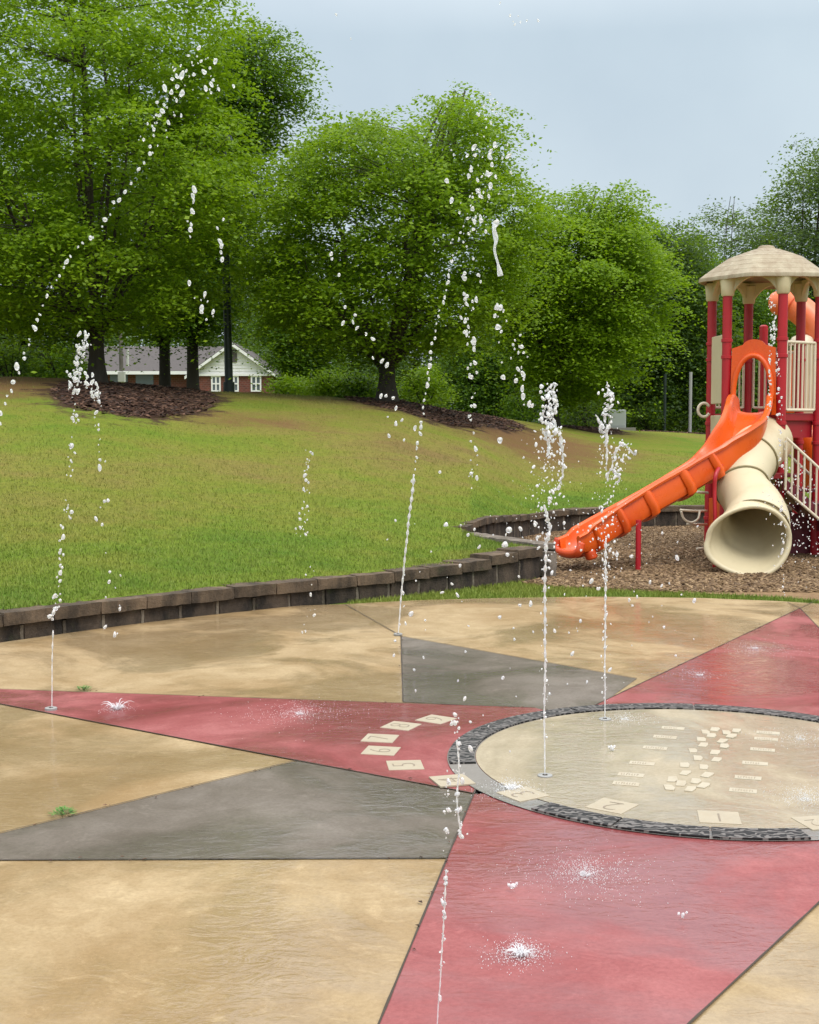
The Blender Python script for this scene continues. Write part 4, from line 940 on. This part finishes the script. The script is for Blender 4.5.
# ------------------------------------------------------------------ trees
LMUL, LSZ = 3.0, .80
def leaf_mesh(C, D, N_, L, Wd):
    s = np.cross(D, N_); s /= (np.linalg.norm(s, axis=1)[:, None] + 1e-9)
    a = D * (L / 2)[:, None]; b = s * (Wd / 2)[:, None]
    V = np.stack([C - a, C + b, C + a, C - b], 1).reshape(-1, 3); return V, np.arange(len(V)).reshape(-1, 4)
def tree(label, u, vbase, Y, prof, leaf, ncl, nlf, lsize, trunk_r, fork, seed, bark='bark', spread=(.42, .16), limbs=8, lean=0.0, group='trees', name='tree', shell=.74, sqY=1.0, limb_r=1.0, hang=0.0):
    """prof: list of (v, left px, right px) crown outline seen from the photo's side; the crown is built round it in depth"""
    rg = np.random.default_rng(seed); ppm = FPX / Y
    base = at(u, vbase, Y); zb = float(hill(base[0], Y)); root = thing(name, label, 'tree', (base[0], Y, zb), group)
    pv = np.array(prof, float); zz = np.array([zat(v, Y) for v in pv[:, 0]]); cx = np.array([at((l + r) / 2, HOR, Y)[0] for _, l, r in prof]); rad = np.maximum((pv[:, 2] - pv[:, 1]) / 2 / ppm - spread[0] * .75, .15)
    o = np.argsort(zz); zz, cx, rad = zz[o], cx[o], rad[o]; zmin, zmax = zz[0], zz[-1]
    # cluster centres
    zs_ = np.linspace(zmin, zmax, 200); w = np.interp(zs_, zz, rad) ** 1.6 + .02; w /= w.sum()
    cz = rg.choice(zs_, ncl, p=w) + rg.uniform(-.5, .5, ncl) * (zmax - zmin) / 200
    a = rg.uniform(0, 2 * PI, ncl); inner = rg.uniform(0, 1, ncl) > shell
    rf_ = np.where(inner, rg.uniform(.1, .85, ncl) ** .6, rg.uniform(.80, 1.0, ncl))
    lump = np.array([1 + .46 * mnoise.noise(Vector((math.cos(q) * 2.1 + seed, math.sin(q) * 2.1, z * .75))) + .20 * mnoise.noise(Vector((math.cos(q) * 5 + seed, math.sin(q) * 5, z * 2.0))) for q, z in zip(a, cz)])
    rr = np.interp(cz, zz, rad) * rf_ * lump
    C = np.c_[np.interp(cz, zz, cx) + rr * np.cos(a), Y + rr * np.sin(a) * sqY, cz]
    # ragged outline: shoots that push out above and beyond the crown
    push = (rf_ > .8) & (rg.uniform(0, 1, ncl) < .22); vec = np.c_[np.cos(a) * .6, np.sin(a) * .6, np.full(ncl, .9)]
    C = C + vec * (push * rg.uniform(.2, .75, ncl) * (zmax - zmin) * .085)[:, None]
    # limbs
    tb = MB(); fz = zb + fork; xt = base[0] + lean * fork
    tb.tube([(base[0], Y, zb - .25), (base[0], Y, zb + .02), (base[0] + lean * .15, Y, zb + .35), (base[0] + lean * fork * .5, Y, zb + fork * .55), (xt, Y, fz)], [trunk_r * 1.9, trunk_r * 1.45, trunk_r * 1.08, trunk_r * .95, trunk_r * .9], 12)
    LP = []
    for k in range(limbs):
        q = 2 * PI * (k + rg.uniform(-.25, .25)) / limbs; hf = rg.uniform(.55, .95) if k % 3 else .97
        ze = fz + (zmax - fz) * hf; re = float(np.interp(ze, zz, rad)) * rg.uniform(.35, .72)
        endp = np.array([np.interp(ze, zz, cx) + re * math.cos(q), Y + re * math.sin(q) * sqY, ze]); st_ = np.array([xt, Y, fz - rg.uniform(.0, .25)])
        mid = st_ * .55 + endp * .45 + np.array([math.cos(q), math.sin(q), 0]) * re * .16; p_ = crm([st_, mid + rg.normal(0, .06, 3), st_ * .2 + endp * .8 + rg.normal(0, .12, 3), endp], 6)
        r0 = trunk_r * rg.uniform(.26, .44) * limb_r; tb.tube(p_, np.linspace(r0, .014, len(p_)), 7); LP.append(p_)
    for k in range(limbs):                                    # low spreading limbs
        q = 2 * PI * (k + rg.uniform(0, 1)) / limbs; ze = fz + (zmax - fz) * rg.uniform(.12, .45); re = float(np.interp(ze, zz, rad)) * rg.uniform(.55, .85)
        endp = np.array([np.interp(ze, zz, cx) + re * math.cos(q), Y + re * math.sin(q) * sqY, ze]); st_ = np.array([xt, Y, fz - rg.uniform(0, .3)]); mid = (st_ + endp) / 2 + np.array([0, 0, .12 * re])
        p_ = crm([st_, mid, endp], 7); tb.tube(p_, np.linspace(trunk_r * .34, .012, len(p_)), 6); LP.append(p_)
    AL = np.vstack(LP)
    for c in C[: min(int(ncl * .5), 380)]:
        dd = np.linalg.norm(AL - c, axis=1) + 2.0 * np.maximum(0, AL[:, 2] - c[2] + .1); s_ = AL[np.argmin(dd)]
        m1 = s_ * .5 + c * .5 + np.array([0, 0, .06]) + rg.normal(0, .05, 3); tb.tube([s_, m1, c], [.014, .009, .004], 4, cap=False)
    tb.build('trunk', M[bark], root, smooth=True)
    # leaves: sprays of small faces, mostly lying flat and drooping outward
    ncl = int(ncl * .85); C = C[:ncl]; nlf *= LMUL * 1.02; lsize *= LSZ; spread = (spread[0] * 1.08, spread[1] * .66); nl = (nlf * rg.uniform(.5, 1.5, ncl)).astype(int); idx = np.repeat(np.arange(ncl), nl); n = len(idx)
    outw = np.c_[C[:, 0] - np.interp(C[:, 2], zz, cx), C[:, 1] - Y, np.full(ncl, .35)]; outw /= np.linalg.norm(outw, axis=1)[:, None]
    t1 = outw.copy(); t1[:, 2] *= .4; t1 += rg.normal(0, .35, t1.shape) * [1, 1, .3]; t1 /= np.linalg.norm(t1, axis=1)[:, None]
    t2 = np.cross(t1, [0, 0, 1.]); t2 /= np.linalg.norm(t2, axis=1)[:, None]
    e1 = rg.normal(0, 1, n) * spread[0]; e2 = rg.normal(0, .62, n) * spread[0]; e3 = rg.normal(0, 1, n) * spread[1]
    P_ = C[idx] + t1[idx] * e1[:, None] + t2[idx] * e2[:, None] + np.c_[np.zeros(n), np.zeros(n), e3 - .25 * (e1 ** 2 + e2 ** 2) / spread[0] - hang * np.abs(e3)]
    az = rg.uniform(0, 2 * PI, n); D = np.c_[np.cos(az), np.sin(az), rg.normal(-.15, .35, n)] + .5 * t1[idx]; D /= np.linalg.norm(D, axis=1)[:, None]
    Nn = np.c_[rg.normal(0, .55, n), rg.normal(0, .55, n), np.full(n, .8)] + .55 * outw[idx]; Nn -= D * np.sum(Nn * D, axis=1)[:, None]; Nn /= np.linalg.norm(Nn, axis=1)[:, None]
    Ls = lsize * rg.uniform(.6, 1.35, n); V, F = leaf_mesh(P_, D, Nn, Ls, Ls * rg.uniform(.45, .7, n))
    link_mesh('crown', V, F, M[leaf], root)
    return root

tree('large bright lime green tree at the left with its trunk in a bark mulch bed', 97, 379, 27.5,
     [(-70, 60, 150), (-30, -10, 215), (20, -60, 238), (90, -100, 246), (160, -110, 246), (220, -105, 240), (270, -80, 225), (310, -30, 200), (338, 30, 160)], 'leaf_lime', 950, 62, .125, .17, 1.1, 11, spread=(.40, .13), limbs=9, limb_r=.72)
tree('darker green tree showing behind the right side of the large lime tree', 193, 388, 36,
     [(28, 225, 285), (55, 205, 300), (90, 190, 308), (125, 180, 300), (160, 170, 280), (200, 160, 268), (260, 140, 262), (305, 130, 258), (332, 150, 235)], 'leaf_mid', 620, 55, .13, .17, 1.6, 12, bark='bark2', spread=(.42, .2))
tree('dark trunked tree left of the lamp post in front of the house roof', 165, 387, 38,
     [(120, 120, 210), (180, 90, 235), (240, 80, 240), (290, 85, 235), (330, 110, 210)], 'leaf_dark', 420, 50, .14, .17, 1.7, 13, bark='bark2', spread=(.45, .2))
tree('rounded lime green tree with spreading limbs at the middle of the ridge', 387, 400, 30,
     [(83, 452, 476), (100, 430, 482), (118, 355, 498), (140, 300, 512), (175, 270, 530), (215, 252, 536), (260, 246, 528), (300, 252, 515), (330, 275, 495), (352, 320, 450)], 'leaf_lime', 880, 54, .12, .20, .85, 14, spread=(.38, .12), limbs=10, limb_r=1.75)
tree('yellow green tree right of the middle tree, reaching toward the play tower', 551, 427, 38,
     [(192, 560, 625), (212, 520, 652), (240, 498, 664), (290, 480, 668), (330, 485, 662), (370, 505, 640), (398, 530, 605)], 'leaf_lime', 760, 56, .135, .2, 1.5, 15, spread=(.42, .14))
tree('deep green broad tree between the yellow green tree and the play tower', 660, 431, 50,
     [(225, 630, 680), (250, 605, 705), (290, 590, 722), (340, 588, 728), (390, 592, 724), (424, 610, 712)], 'leaf_dark', 640, 55, .17, .22, 1.2, 16, bark='bark2', spread=(.55, .24))
tree('tall dull green tree behind the tower roof at the right edge', 815, 433, 66,
     [(148, 800, 850), (170, 775, 880), (200, 762, 900), (250, 748, 915), (310, 742, 920), (370, 740, 915), (420, 760, 900)], 'leaf_dull', 820, 55, .21, .28, 2.5, 17, spread=(.75, .32))
tree('thin open tree with sky showing through it left of the tower roof', 722, 433, 64,
     [(192, 712, 735), (215, 690, 770), (245, 668, 775), (275, 672, 760), (310, 680, 770)], 'leaf_dull', 95, 40, .18, .13, 3.0, 18, spread=(.5, .28), shell=.8, limbs=4, limb_r=.55)
tree('dull green tree filling the gap below the thin open tree', 715, 433, 60,
     [(255, 690, 725), (280, 668, 770), (320, 655, 790), (370, 650, 800), (420, 660, 795)], 'leaf_mid', 560, 52, .19, .22, 1.5, 19, bark='bark2', spread=(.62, .28))
tree('willowy mid green tree low between the middle tree and its right neighbour', 470, 415, 47,
     [(300, 465, 500), (330, 445, 530), (360, 432, 545), (390, 430, 548), (412, 445, 540)], 'leaf_mid', 420, 55, .13, .13, .8, 20, bark='bark2', spread=(.4, .3), hang=.8)
tree('dark tree at the far left edge behind the lime tree', 12, 380, 40,
     [(150, -30, 60), (210, -60, 90), (270, -70, 100), (330, -70, 98), (372, -60, 88)], 'leaf_dark', 560, 55, .14, .18, 1.2, 21, bark='bark2', spread=(.45, .2))
tree('small dark leafy tree close right of the house gable', 285, 396, 46,
     [(250, 268, 300), (290, 256, 330), (330, 258, 345), (365, 278, 340), (388, 284, 340)], 'leaf_mid', 380, 52, .14, .12, 1.0, 22, bark='bark2', spread=(.45, .2))
# tree belt far behind
belt = [(-40, 95, 285, 150), (70, 100, 300, 150), (160, 110, 290, 140), (250, 105, 268, 130), (330, 92, 285, 140), (410, 88, 300, 150), (500, 90, 300, 140), (580, 92, 290, 140), (640, 90, 300, 120), (740, 85, 285, 150), (850, 80, 270, 150)]
for i, (u, Y, vt, wpx) in enumerate(belt):
    side = ['beyond the far left edge tree', 'behind the large lime tree', 'above the house roof', 'behind the house gable', 'left behind the middle ridge tree', 'right behind the middle ridge tree', 'behind the willowy tree', 'behind the yellow green tree', 'behind the utility cabinet', 'behind the left side of the play tower', 'behind the right side of the play tower'][i]
    tree('distant dark green tree of the tree belt ' + side, u, 425, Y, [(vt, u - 25, u + 25), (vt + 25, u - wpx * .4, u + wpx * .4), (vt + 70, u - wpx * .55, u + wpx * .55), (400, u - wpx * .55, u + wpx * .55), (428, u - wpx * .45, u + wpx * .45)], 'leaf_dark', 330, 46, .30, .3, 1.5, 40 + i, bark='bark2', spread=(.9, .4), limbs=5, group='distant tree belt')
# shrubs on the ridge
def shrub(label, u, Y, w, h, leaf, seed, n=3200, lsize=.09):
    rg = np.random.default_rng(seed); x = at(u, HOR, Y)[0]; zb = float(hill(x, Y)); root = thing('shrub', label, 'shrub', (x, Y, zb), 'shrubs behind the ridge')
    st_ = MB()
    for k in range(9):
        a = rg.uniform(0, 2 * PI); st_.tube([(x, Y, zb - .05), (x + w * .18 * math.cos(a), Y + w * .18 * math.sin(a), zb + h * .4), (x + w * .36 * math.cos(a), Y + w * .36 * math.sin(a), zb + h * .8)], [.025, .016, .006], 5)
    st_.build('stem', M['bark2'], root)
    k = 90; a = rg.uniform(0, 2 * PI, k); r = np.sqrt(rg.uniform(0, 1, k)); z = rg.uniform(.05, 1, k); cs_ = np.c_[x + r * np.cos(a) * w / 2 * (1.1 - .45 * z), Y + r * np.sin(a) * w / 2 * (1.1 - .45 * z), zb + z * h * (1 - .35 * r)]
    P_ = cs_[rg.integers(0, k, n)] + rg.normal(0, 1, (n, 3)) * [.16, .16, .10]; az = rg.uniform(0, 2 * PI, n); D = np.c_[np.cos(az), np.sin(az), rg.normal(.1, .4, n)]; D /= np.linalg.norm(D, axis=1)[:, None]
    Nn = np.c_[rg.normal(0, .5, n), rg.normal(0, .5, n), np.ones(n)]; Nn -= D * np.sum(Nn * D, axis=1)[:, None]; Nn /= np.linalg.norm(Nn, axis=1)[:, None]
    L = lsize * rg.uniform(.6, 1.4, n); V, F = leaf_mesh(P_, D, Nn, L, L * .55); link_mesh('foliage', V, F, M[leaf], root)
shrub('bright low shrub just right of the house wall', 292, 36, 1.5, .75, 'leaf_lime', 60)
shrub('bright low shrub left of the middle tree trunk', 328, 35, 1.5, .95, 'leaf_lime', 61)
shrub('bright shrub close behind the middle tree trunk', 362, 34.5, 1.3, .85, 'leaf_mid', 62)
shrub('yellow green shrub right of the middle tree trunk', 425, 35.5, 1.6, 1.3, 'leaf_lime', 63)
shrub('dark shrub at the foot of the yellow green tree', 528, 44, 2.0, 1.4, 'leaf_mid', 64)
shrub('dark shrub left of the utility cabinet', 590, 47, 2.2, 1.5, 'leaf_dark', 65)
shrub('dark low shrub under the deep green tree', 650, 47.5, 2.4, 1.2, 'leaf_dark', 66)
shrub('dark low shrub beside the pale pole', 712, 47.5, 2.2, 1.3, 'leaf_dark', 67)
shrub('pale green shrub left of the lime tree trunk', 62, 34, 1.6, 1.3, 'leaf_mid', 68)
shrub('dark shrub at the far left end of the ridge', 12, 33, 1.8, 1.4, 'leaf_dark', 69)

# ------------------------------------------------------------------ water
bmi = bmesh.new(); bmesh.ops.create_icosphere(bmi, subdivisions=2, radius=1); IV = np.array([v.co[:] for v in bmi.verts]); IF = np.array([[v.index for v in f.verts] for f in bmi.faces]); bmi.free()
bmi = bmesh.new(); bmesh.ops.create_icosphere(bmi, subdivisions=1, radius=1); JV = np.array([v.co[:] for v in bmi.verts]); JF = np.array([[v.index for v in f.verts] for f in bmi.faces]); bmi.free()
def drops_obj(name, P, r, parent, fine=True, kind=None, stretch=.45):
    P = np.asarray(P, float); r = np.asarray(r, float) * .80; n = len(P); bv, bf = (IV, IF) if fine else (JV, JF)
    sc = np.c_[r * RNG.uniform(.8, 1.1, n), r * RNG.uniform(.8, 1.1, n), r * RNG.uniform(.85, 1 + stretch * 2, n)]
    lump = 1 + .16 * RNG.normal(0, 1, (n, 1, 3)) * 0
    V = bv[None] * sc[:, None, :]
    # each drop gets its own bend so that no two look alike
    k = RNG.normal(0, .25, (n, 3)); V = V + (bv[None, :, 2:3] ** 2 - .33) * (k * r[:, None])[:, None, :]
    tilt = RNG.normal(0, .5, n); c, s = np.cos(tilt)[:, None], np.sin(tilt)[:, None]; X_, Z_ = V[..., 0] * c + V[..., 2] * s, -V[..., 0] * s + V[..., 2] * c
    V = np.stack([X_, V[..., 1], Z_], -1) + P[:, None, :]
    F = (bf[None] + len(bv) * np.arange(n)[:, None, None]).reshape(-1, 3)
    o = link_mesh(name, V.reshape(-1, 3), F, M['foam' if ('splash' in name or 'foam' in name) else 'water'], parent, True); return tag(o, kind=kind) if kind else o
def along(pts, Y, n, jit, pw=1.0):
    """points scattered along a polyline given in the plane at depth Y"""
    p = np.array([at(u, v, Y) for u, v in pts]); d = np.r_[0, np.cumsum(np.linalg.norm(np.diff(p, axis=0), axis=1))]; t = np.sort(RNG.uniform(0, 1, n) ** pw) * d[-1]
    q = np.c_[[np.interp(t, d, p[:, k]) for k in range(3)]].T; return q + RNG.normal(0, 1, (n, 3)) * jit
def beads(pts, Y, step, jit):
    p = crm([at(u, v, Y) for u, v in pts], 10); d = np.r_[0, np.cumsum(np.linalg.norm(np.diff(p, axis=0), axis=1))]; n = int(d[-1] / step); t = np.linspace(0, d[-1], n) + RNG.normal(0, step * .18, n)
    q = np.c_[[np.interp(t, d, p[:, k]) for k in range(3)]].T; return q + RNG.normal(0, 1, (n, 3)) * jit
def stream(name, pts, Y, r0, r1, parent, wob=.5, bead=.06):
    p = crm([at(u, v, Y) for u, v in pts], 26); d = np.r_[0, np.cumsum(np.linalg.norm(np.diff(p, axis=0), axis=1))]
    n = int(d[-1] / .012); t = np.linspace(0, d[-1], n); q = np.c_[[np.interp(t, d, p[:, k]) for k in range(3)]].T
    r = np.linspace(r0, r1, n) * (1 + wob * np.sin(t / bead * 2 * PI + 1.5 * np.sin(t * 7)) * np.linspace(.2, 1, n)); q = q + np.c_[np.array([mnoise.noise(Vector((x * 5, 3, 1))) for x in t]) * r0 * 1.2, np.zeros(n), np.zeros(n)]
    return MB().tube(q, np.maximum(r, .0008), 8).build(name, M['water'], parent, True)
def px(Y): return Y / FPX
def jet(label, base): return thing('water_jet', label, 'water jet', base, 'jets of the splash pad')

def DR(a, b, n): return a + (b - a) * RNG.uniform(0, 1, n) ** 1.9
# 1 long bead arc rising from the left edge
Y = 8.3; j = jet('string of white drops arcing up from the left edge to the lime tree top', at(-60, 560, Y))
P = beads([(-45, 520), (0, 418), (16, 378), (30, 340), (50, 292), (75, 250), (95, 234), (118, 200), (132, 180), (148, 155), (157, 125), (170, 95), (186, 68), (197, 57)], Y, .052, .007)
drops_obj('drop_string', P, DR(1.2, 3.4, len(P)) * px(Y), j, kind='stuff')
P = along([(150, 150), (165, 108), (180, 80), (200, 58), (210, 85), (205, 110)], Y, 60, .05); drops_obj('drop_spray', P, DR(.7, 3.0, len(P)) * px(Y), j, kind='stuff')
P = along([(194, 184), (192, 212), (189, 240)], Y, 14, .006); P = np.vstack([P, along([(216, 205), (222, 240), (225, 260)], Y, 6, .015), along([(186, 275), (203, 300), (206, 316)], Y, 11, .035)]); drops_obj('falling_drops', P, DR(1.0, 3.1, len(P)) * px(Y), j, kind='stuff')
# 2 falling pair at the left
p0 = gz(51, 711); Y = float(p0[1]); j = jet('thin water column falling in front of the left slope down to the red ray tip', p0)
P = np.vstack([along([(82, 332), (84, 345), (76, 368), (74, 390)], Y, 70, .018), along([(74, 385), (75, 420), (71, 455), (70, 480)], Y, 26, .010), along([(70, 500), (63, 540), (60, 580), (56, 600), (52, 625)], Y, 40, .012)])
drops_obj('drop_column', P, DR(.7, 2.8, len(P)) * px(Y), j, kind='stuff'); stream('water_stream', [(52, 711), (52, 680), (52.5, 650), (53, 630)], Y, .0030, .0036, j, .7)
j = jet('second drop column falling just right of the left column', at(112, 640, Y))
P = np.vstack([along([(84, 375), (92, 388), (98, 402)], Y, 36, .014), along([(97, 402), (98, 440), (101, 470)], Y, 14, .008), along([(112, 490), (105, 520), (113, 575), (112, 640), (116, 668)], Y, 16, .03)]); drops_obj('drop_column', P, DR(.7, 2.8, len(P)) * px(Y), j, kind='stuff')
Y = 9.4; j = jet('sparse short column of tiny drops over the middle of the slope', at(306, 650, Y)); P = np.vstack([along([(310, 445), (307, 480), (303, 510), (303, 540)], Y, 40, .02), along([(305, 560), (308, 620), (315, 655)], Y, 12, .06)]); drops_obj('drop_column', P, DR(.5, 2.1, len(P)) * px(Y), j, kind='stuff')
# 3 tall leaning bead jet in the middle
p0 = gz(398, 636); Y = float(p0[1]); j = jet('tall leaning jet of white beads rising from the far grey ray corner', p0)
stream('water_stream', [(398, 637), (401, 600), (404, 565), (409, 520), (414, 475)], Y, .0048, .0090, j, .75, .07)
P = beads([(413, 490), (420, 430), (427, 385), (437, 325), (443, 300), (452, 262)], Y, .050, .006); drops_obj('drop_string', P, DR(1.0, 2.5, len(P)) * px(Y), j, kind='stuff')
P = np.vstack([along([(452, 265), (462, 235), (478, 205), (492, 170)], Y, 60, .07), along([(470, 170), (480, 150), (497, 135)], Y, 30, .10)]); drops_obj('drop_spray', P, DR(.6, 3.0, len(P)) * px(Y), j, kind='stuff')
P = np.vstack([along([(474, 225), (478, 270), (473, 330), (472, 360), (475, 380), (471, 410), (474, 450), (472, 500)], Y, 46, .02), along([(466, 270), (464, 310), (468, 345)], Y, 22, .012)]); drops_obj('falling_drops', P, DR(.8, 3.2, len(P)) * px(Y), j, kind='stuff')
Y = 8.8; j = jet('long wavy rope of water with drops falling below it right of the middle tree', at(500, 600, Y))
p = crm([at(u, v, Y) for u, v in [(498, 220), (494, 228), (496, 240), (494.5, 250), (498, 264), (500.5, 276)]], 8); MB().tube(p, np.interp(np.linspace(0, 1, len(p)), [0, .08, .22, .35, .5, .8, .93, 1], [.010, .022, .012, .018, .009, .008, .018, .020]), 10).build('water_rope', M['water'], j, True)
P = np.vstack([along([(499, 305), (500, 328)], Y, 9, .02), along([(510, 330), (515, 360), (526, 390), (533, 412)], Y, 26, .05)]); r = DR(.8, 3.0, len(P)) * px(Y); drops_obj('falling_drops', P, r, j, kind='stuff')
big = [(503, 377, 4.8), (500, 440, 5.2), (509, 530, 5), (505, 545, 5), (446, 525, 3.6), (440, 472, 2.3), (468, 535, 2.5), (520, 605, 3), (498, 327, 4.5), (500, 308, 4)]
for u, v, k in big: drops_obj('large_drop', [at(u, v, Y)], [k * px(Y) * .8], j, stretch=.1)
# 4 bead line left of the middle tree
Y = 9.0; j = jet('sloping line of drops falling across the left of the middle tree', at(395, 470, Y)); bl_ = [(331, 254), (332, 259), (339, 275), (345, 307), (343, 323), (355, 315), (353, 322), (357, 328), (366, 334), (373, 339), (373, 358), (382, 361), (387, 365), (381, 396), (386, 396), (393, 398), (396, 408), (402, 420), (388, 417), (396, 424), (415, 428), (389, 436), (404, 440)]
for u, v in bl_: drops_obj('drop', [at(u, v, Y + RNG.uniform(-.1, .1))], [RNG.uniform(1.3, 2.5) * px(Y)], j)
# 5/6 foaming jets inside the circle
def foam_jet(label, base_uv, top, body, seed, puff):
    p0 = gz(*base_uv); Y = float(p0[1]); j = jet(label, p0); rg = np.random.default_rng(seed)
    stream('water_stream', [base_uv] + body, Y, .0032, .0062, j, .75, .05)
    P = []; r = []
    for (pts, n, jit, lo, hi) in puff:
        q = along(pts, Y, n, jit * px(Y)); P.append(q); r.append(DR(lo * .6, hi * .85, len(q)) * px(Y))
    drops_obj('foam_spray', np.vstack(P), np.concatenate(r), j, kind='stuff')
    for strand in top:
        q = crm([at(u, v, Y) for u, v in strand], 7); m = len(q); MB().tube(q + RNG.normal(0, .0025, q.shape), np.abs(RNG.normal(1.35, .7, m)) * px(Y) * np.interp(np.linspace(0, 1, m), [0, .15, .85, 1], [.3, 1, 1, .3]), 8).build('water_strand', M['water'], j, True)
foam_jet('near foaming jet with a ragged white head inside the sundial circle', (545, 779), [[(545, 392), (549, 388), (555, 384), (553, 394), (557, 402), (555, 412)], [(546, 404), (543, 415), (550, 420), (546, 432), (552, 440)], [(556, 405), (553, 418), (557, 430), (549, 440)], [(560, 430), (562, 450), (563, 470), (560, 485), (553, 492)], [(543, 430), (549, 445), (546, 458)], [(544, 505), (548, 520), (550, 530), (545, 545)]],
         [(544.5, 720), (545, 660), (545, 600), (546, 540)], 1,
         [([(551, 386), (549, 440)], 110, 4.5, .8, 3.0), ([(547, 440), (548, 560)], 120, 7, .6, 2.4), ([(560, 425), (562, 480), (552, 494)], 60, 3.0, .7, 2.2), ([(545, 560), (545, 740)], 55, 2.5, .6, 1.8), ([(520, 500), (580, 520)], 90, 22, .3, 1.0), ([(548, 440), (540, 470)], 40, 12, .4, 1.3)])
foam_jet('far foaming jet with forked white strands at the rim of the sundial circle', (605, 722), [[(607, 382), (609, 392), (613, 398), (606, 400)], [(604, 403), (609, 407), (603, 413), (610, 416)], [(596, 414), (600, 424), (602, 432), (607, 430), (611, 420)], [(628, 448), (622, 444), (616, 452), (612, 466), (608, 478)], [(628, 448), (634, 454), (636, 450)], [(612, 470), (620, 478), (614, 484)], [(606, 430), (607, 450), (606, 470)]],
         [(605, 680), (605, 640), (605.5, 590), (606, 540)], 2,
         [([(608, 385), (606, 440)], 70, 4, .7, 2.6), ([(605, 440), (606, 560)], 110, 5, .6, 2.1), ([(628, 446), (612, 480)], 60, 4, .7, 2.2), ([(605, 560), (605, 700)], 70, 1.6, .5, 1.6), ([(590, 520), (630, 560)], 90, 22, .3, 1.0)])
# 7 nearest falling string
Y = 3.3; j = jet('nearest string of clear drops falling past the lower left of the circle', gz(437, 1045))
P = np.vstack([along([(452, 712), (457, 740), (459, 765), (456, 800), (462, 838)], Y, 40, .006), along([(450, 770), (447, 800), (446, 850), (445, 900), (443, 925), (440, 1000)], Y, 52, .004), along([(470, 705), (480, 735)], Y, 8, .06)]); drops_obj('drop_string', P, DR(.8, 2.9, len(P)) * px(Y), j, kind='stuff')
stream('water_stream', [(437, 1040), (438, 1010), (440, 985), (442, 950), (444, 920), (446, 870)], 3.3, .0016, .0024, j, .7, .03); stream('water_stream', [(461, 835), (457, 800), (459, 768), (457, 740)], Y, .0024, .0020, j, .7, .03)
# 8 stream beside the tower
Y = 11.0; j = jet('narrow falling stream of drops in front of the play tower posts', at(783, 600, Y))
P = np.vstack([along([(768, 292), (772, 308), (773, 335), (773, 345)], Y, 60, .016), along([(777, 345), (779, 400), (780, 450), (779, 490)], Y, 46, .012), along([(770, 352), (770, 400), (768, 425)], Y, 30, .008), along([(781, 500), (783, 560), (783, 598)], Y, 34, .006)]); drops_obj('drop_column', P, DR(.5, 1.8, len(P)) * px(Y), j, kind='stuff')
P = along([(790, 470), (800, 520), (812, 560)], 11.5, 240, .14); drops_obj('mist_drops', P, RNG.uniform(.35, 1.1, len(P)) * px(Y), j, False, kind='stuff')
# 9 drops seen against the sky
Y = 7.5; j = jet('scatter of tiny dark drops against the sky right of the middle tree', at(490, 120, Y)); P = np.vstack([along([(486, 95), (497, 115), (484, 118)], Y, 22, .025), along([(505, 10), (530, 25)], Y, 8, .05), along([(350, 30), (330, 10)], Y, 3, .05)]); drops_obj('drop_spray', P, RNG.uniform(.7, 1.6, len(P)) * px(Y), j, kind='stuff')
# stray drops across the scene
j = jet('stray droplets hanging in the air over the pad', (0, 8, 0.5)); P = np.array([at(RNG.uniform(380, 700), RNG.uniform(520, 720), RNG.uniform(7, 10.5)) for _ in range(150)]); P = P[P[:, 2] > .03]; drops_obj('drop_spray', P, RNG.uniform(.5, 2.4, len(P)) * .0065, j, kind='stuff')
# splashes
def splash(label, u, v, rad, n, h, crown=0.0):
    p = gz(u, v); root = thing('water_splash', label, 'splash', (p[0], p[1], .01), 'splashes where drops land')
    n = int(n * 3.6); r = np.abs(RNG.normal(0, rad, n)); a = RNG.uniform(0, 2 * PI, n); z = .010 + RNG.exponential(h, n) * np.exp(-(r / rad) ** 2 * .5)
    P = np.c_[p[0] + r * np.cos(a), p[1] + r * np.sin(a), z]; drops_obj('splash_drops', P, DR(.0003, .0019, n), root, False, kind='stuff', stretch=.6)
    k = 26; mb = MB()
    for i in range(k if crown else 10):
        q = 2 * PI * i / (k if crown else 10) + RNG.uniform(-.1, .1); L_ = max(crown, .02) * RNG.uniform(.25, .9); t = np.linspace(0, 1, 6)
        pt = np.c_[p[0] + math.cos(q) * (.012 + L_ * t), p[1] + math.sin(q) * (.012 + L_ * t), .010 + L_ * (1.5 * t - 1.1 * t ** 2)]; mb.tube(pt, np.linspace(.0022, .0007, 6), 5)
    mb.build('splash_crown', M['foam'], root, True)
splash('bright star shaped splash on the left of the long red ray', 117, 711, .05, 260, .012, .10)
splash('broad fine splash on the long red ray left of the hour tiles', 300, 716, .20, 480, .012)
splash('round white splash near the bottom of the near red ray', 521, 958, .06, 520, .012, .05)
splash('wide speckled splash in the middle of the near red ray', 585, 878, .15, 720, .012)
splash('frothy white splash on the rim of the circle below the nearest jet', 512, 792, .09, 700, .014, .05)
splash('pale splash on the floor around the far foaming jet', 625, 722, .12, 420, .010)
splash('fine splash high on the far red ray below the playground', 755, 650, .22, 420, .010)
splash('frothy splash near the right edge of the circle', 805, 803, .13, 700, .014)
splash('hazy splash along the far right rim of the circle', 800, 742, .18, 420, .012)
splash('small splash on the far red ray by the grey ray', 700, 677, .12, 160, .010)
for u, v, r_, lab in [(513, 886, .015, 'single white drop bursting on the red ray left of the speckled splash'), (612, 748, .017, 'single white drop hovering over the circle left of the stones'), (683, 915, .011, 'single clear drop landing right of the speckled splash')]:
    p = gz(u, v, .03); o = drops_obj('water_drop', [p, p + (.012, 0, .008), p + (-.014, .0, .004)], [r_ * .8, r_ * .5, r_ * .55], None, stretch=.2); tag(o, lab, 'water drop', 'single drops over the pad')
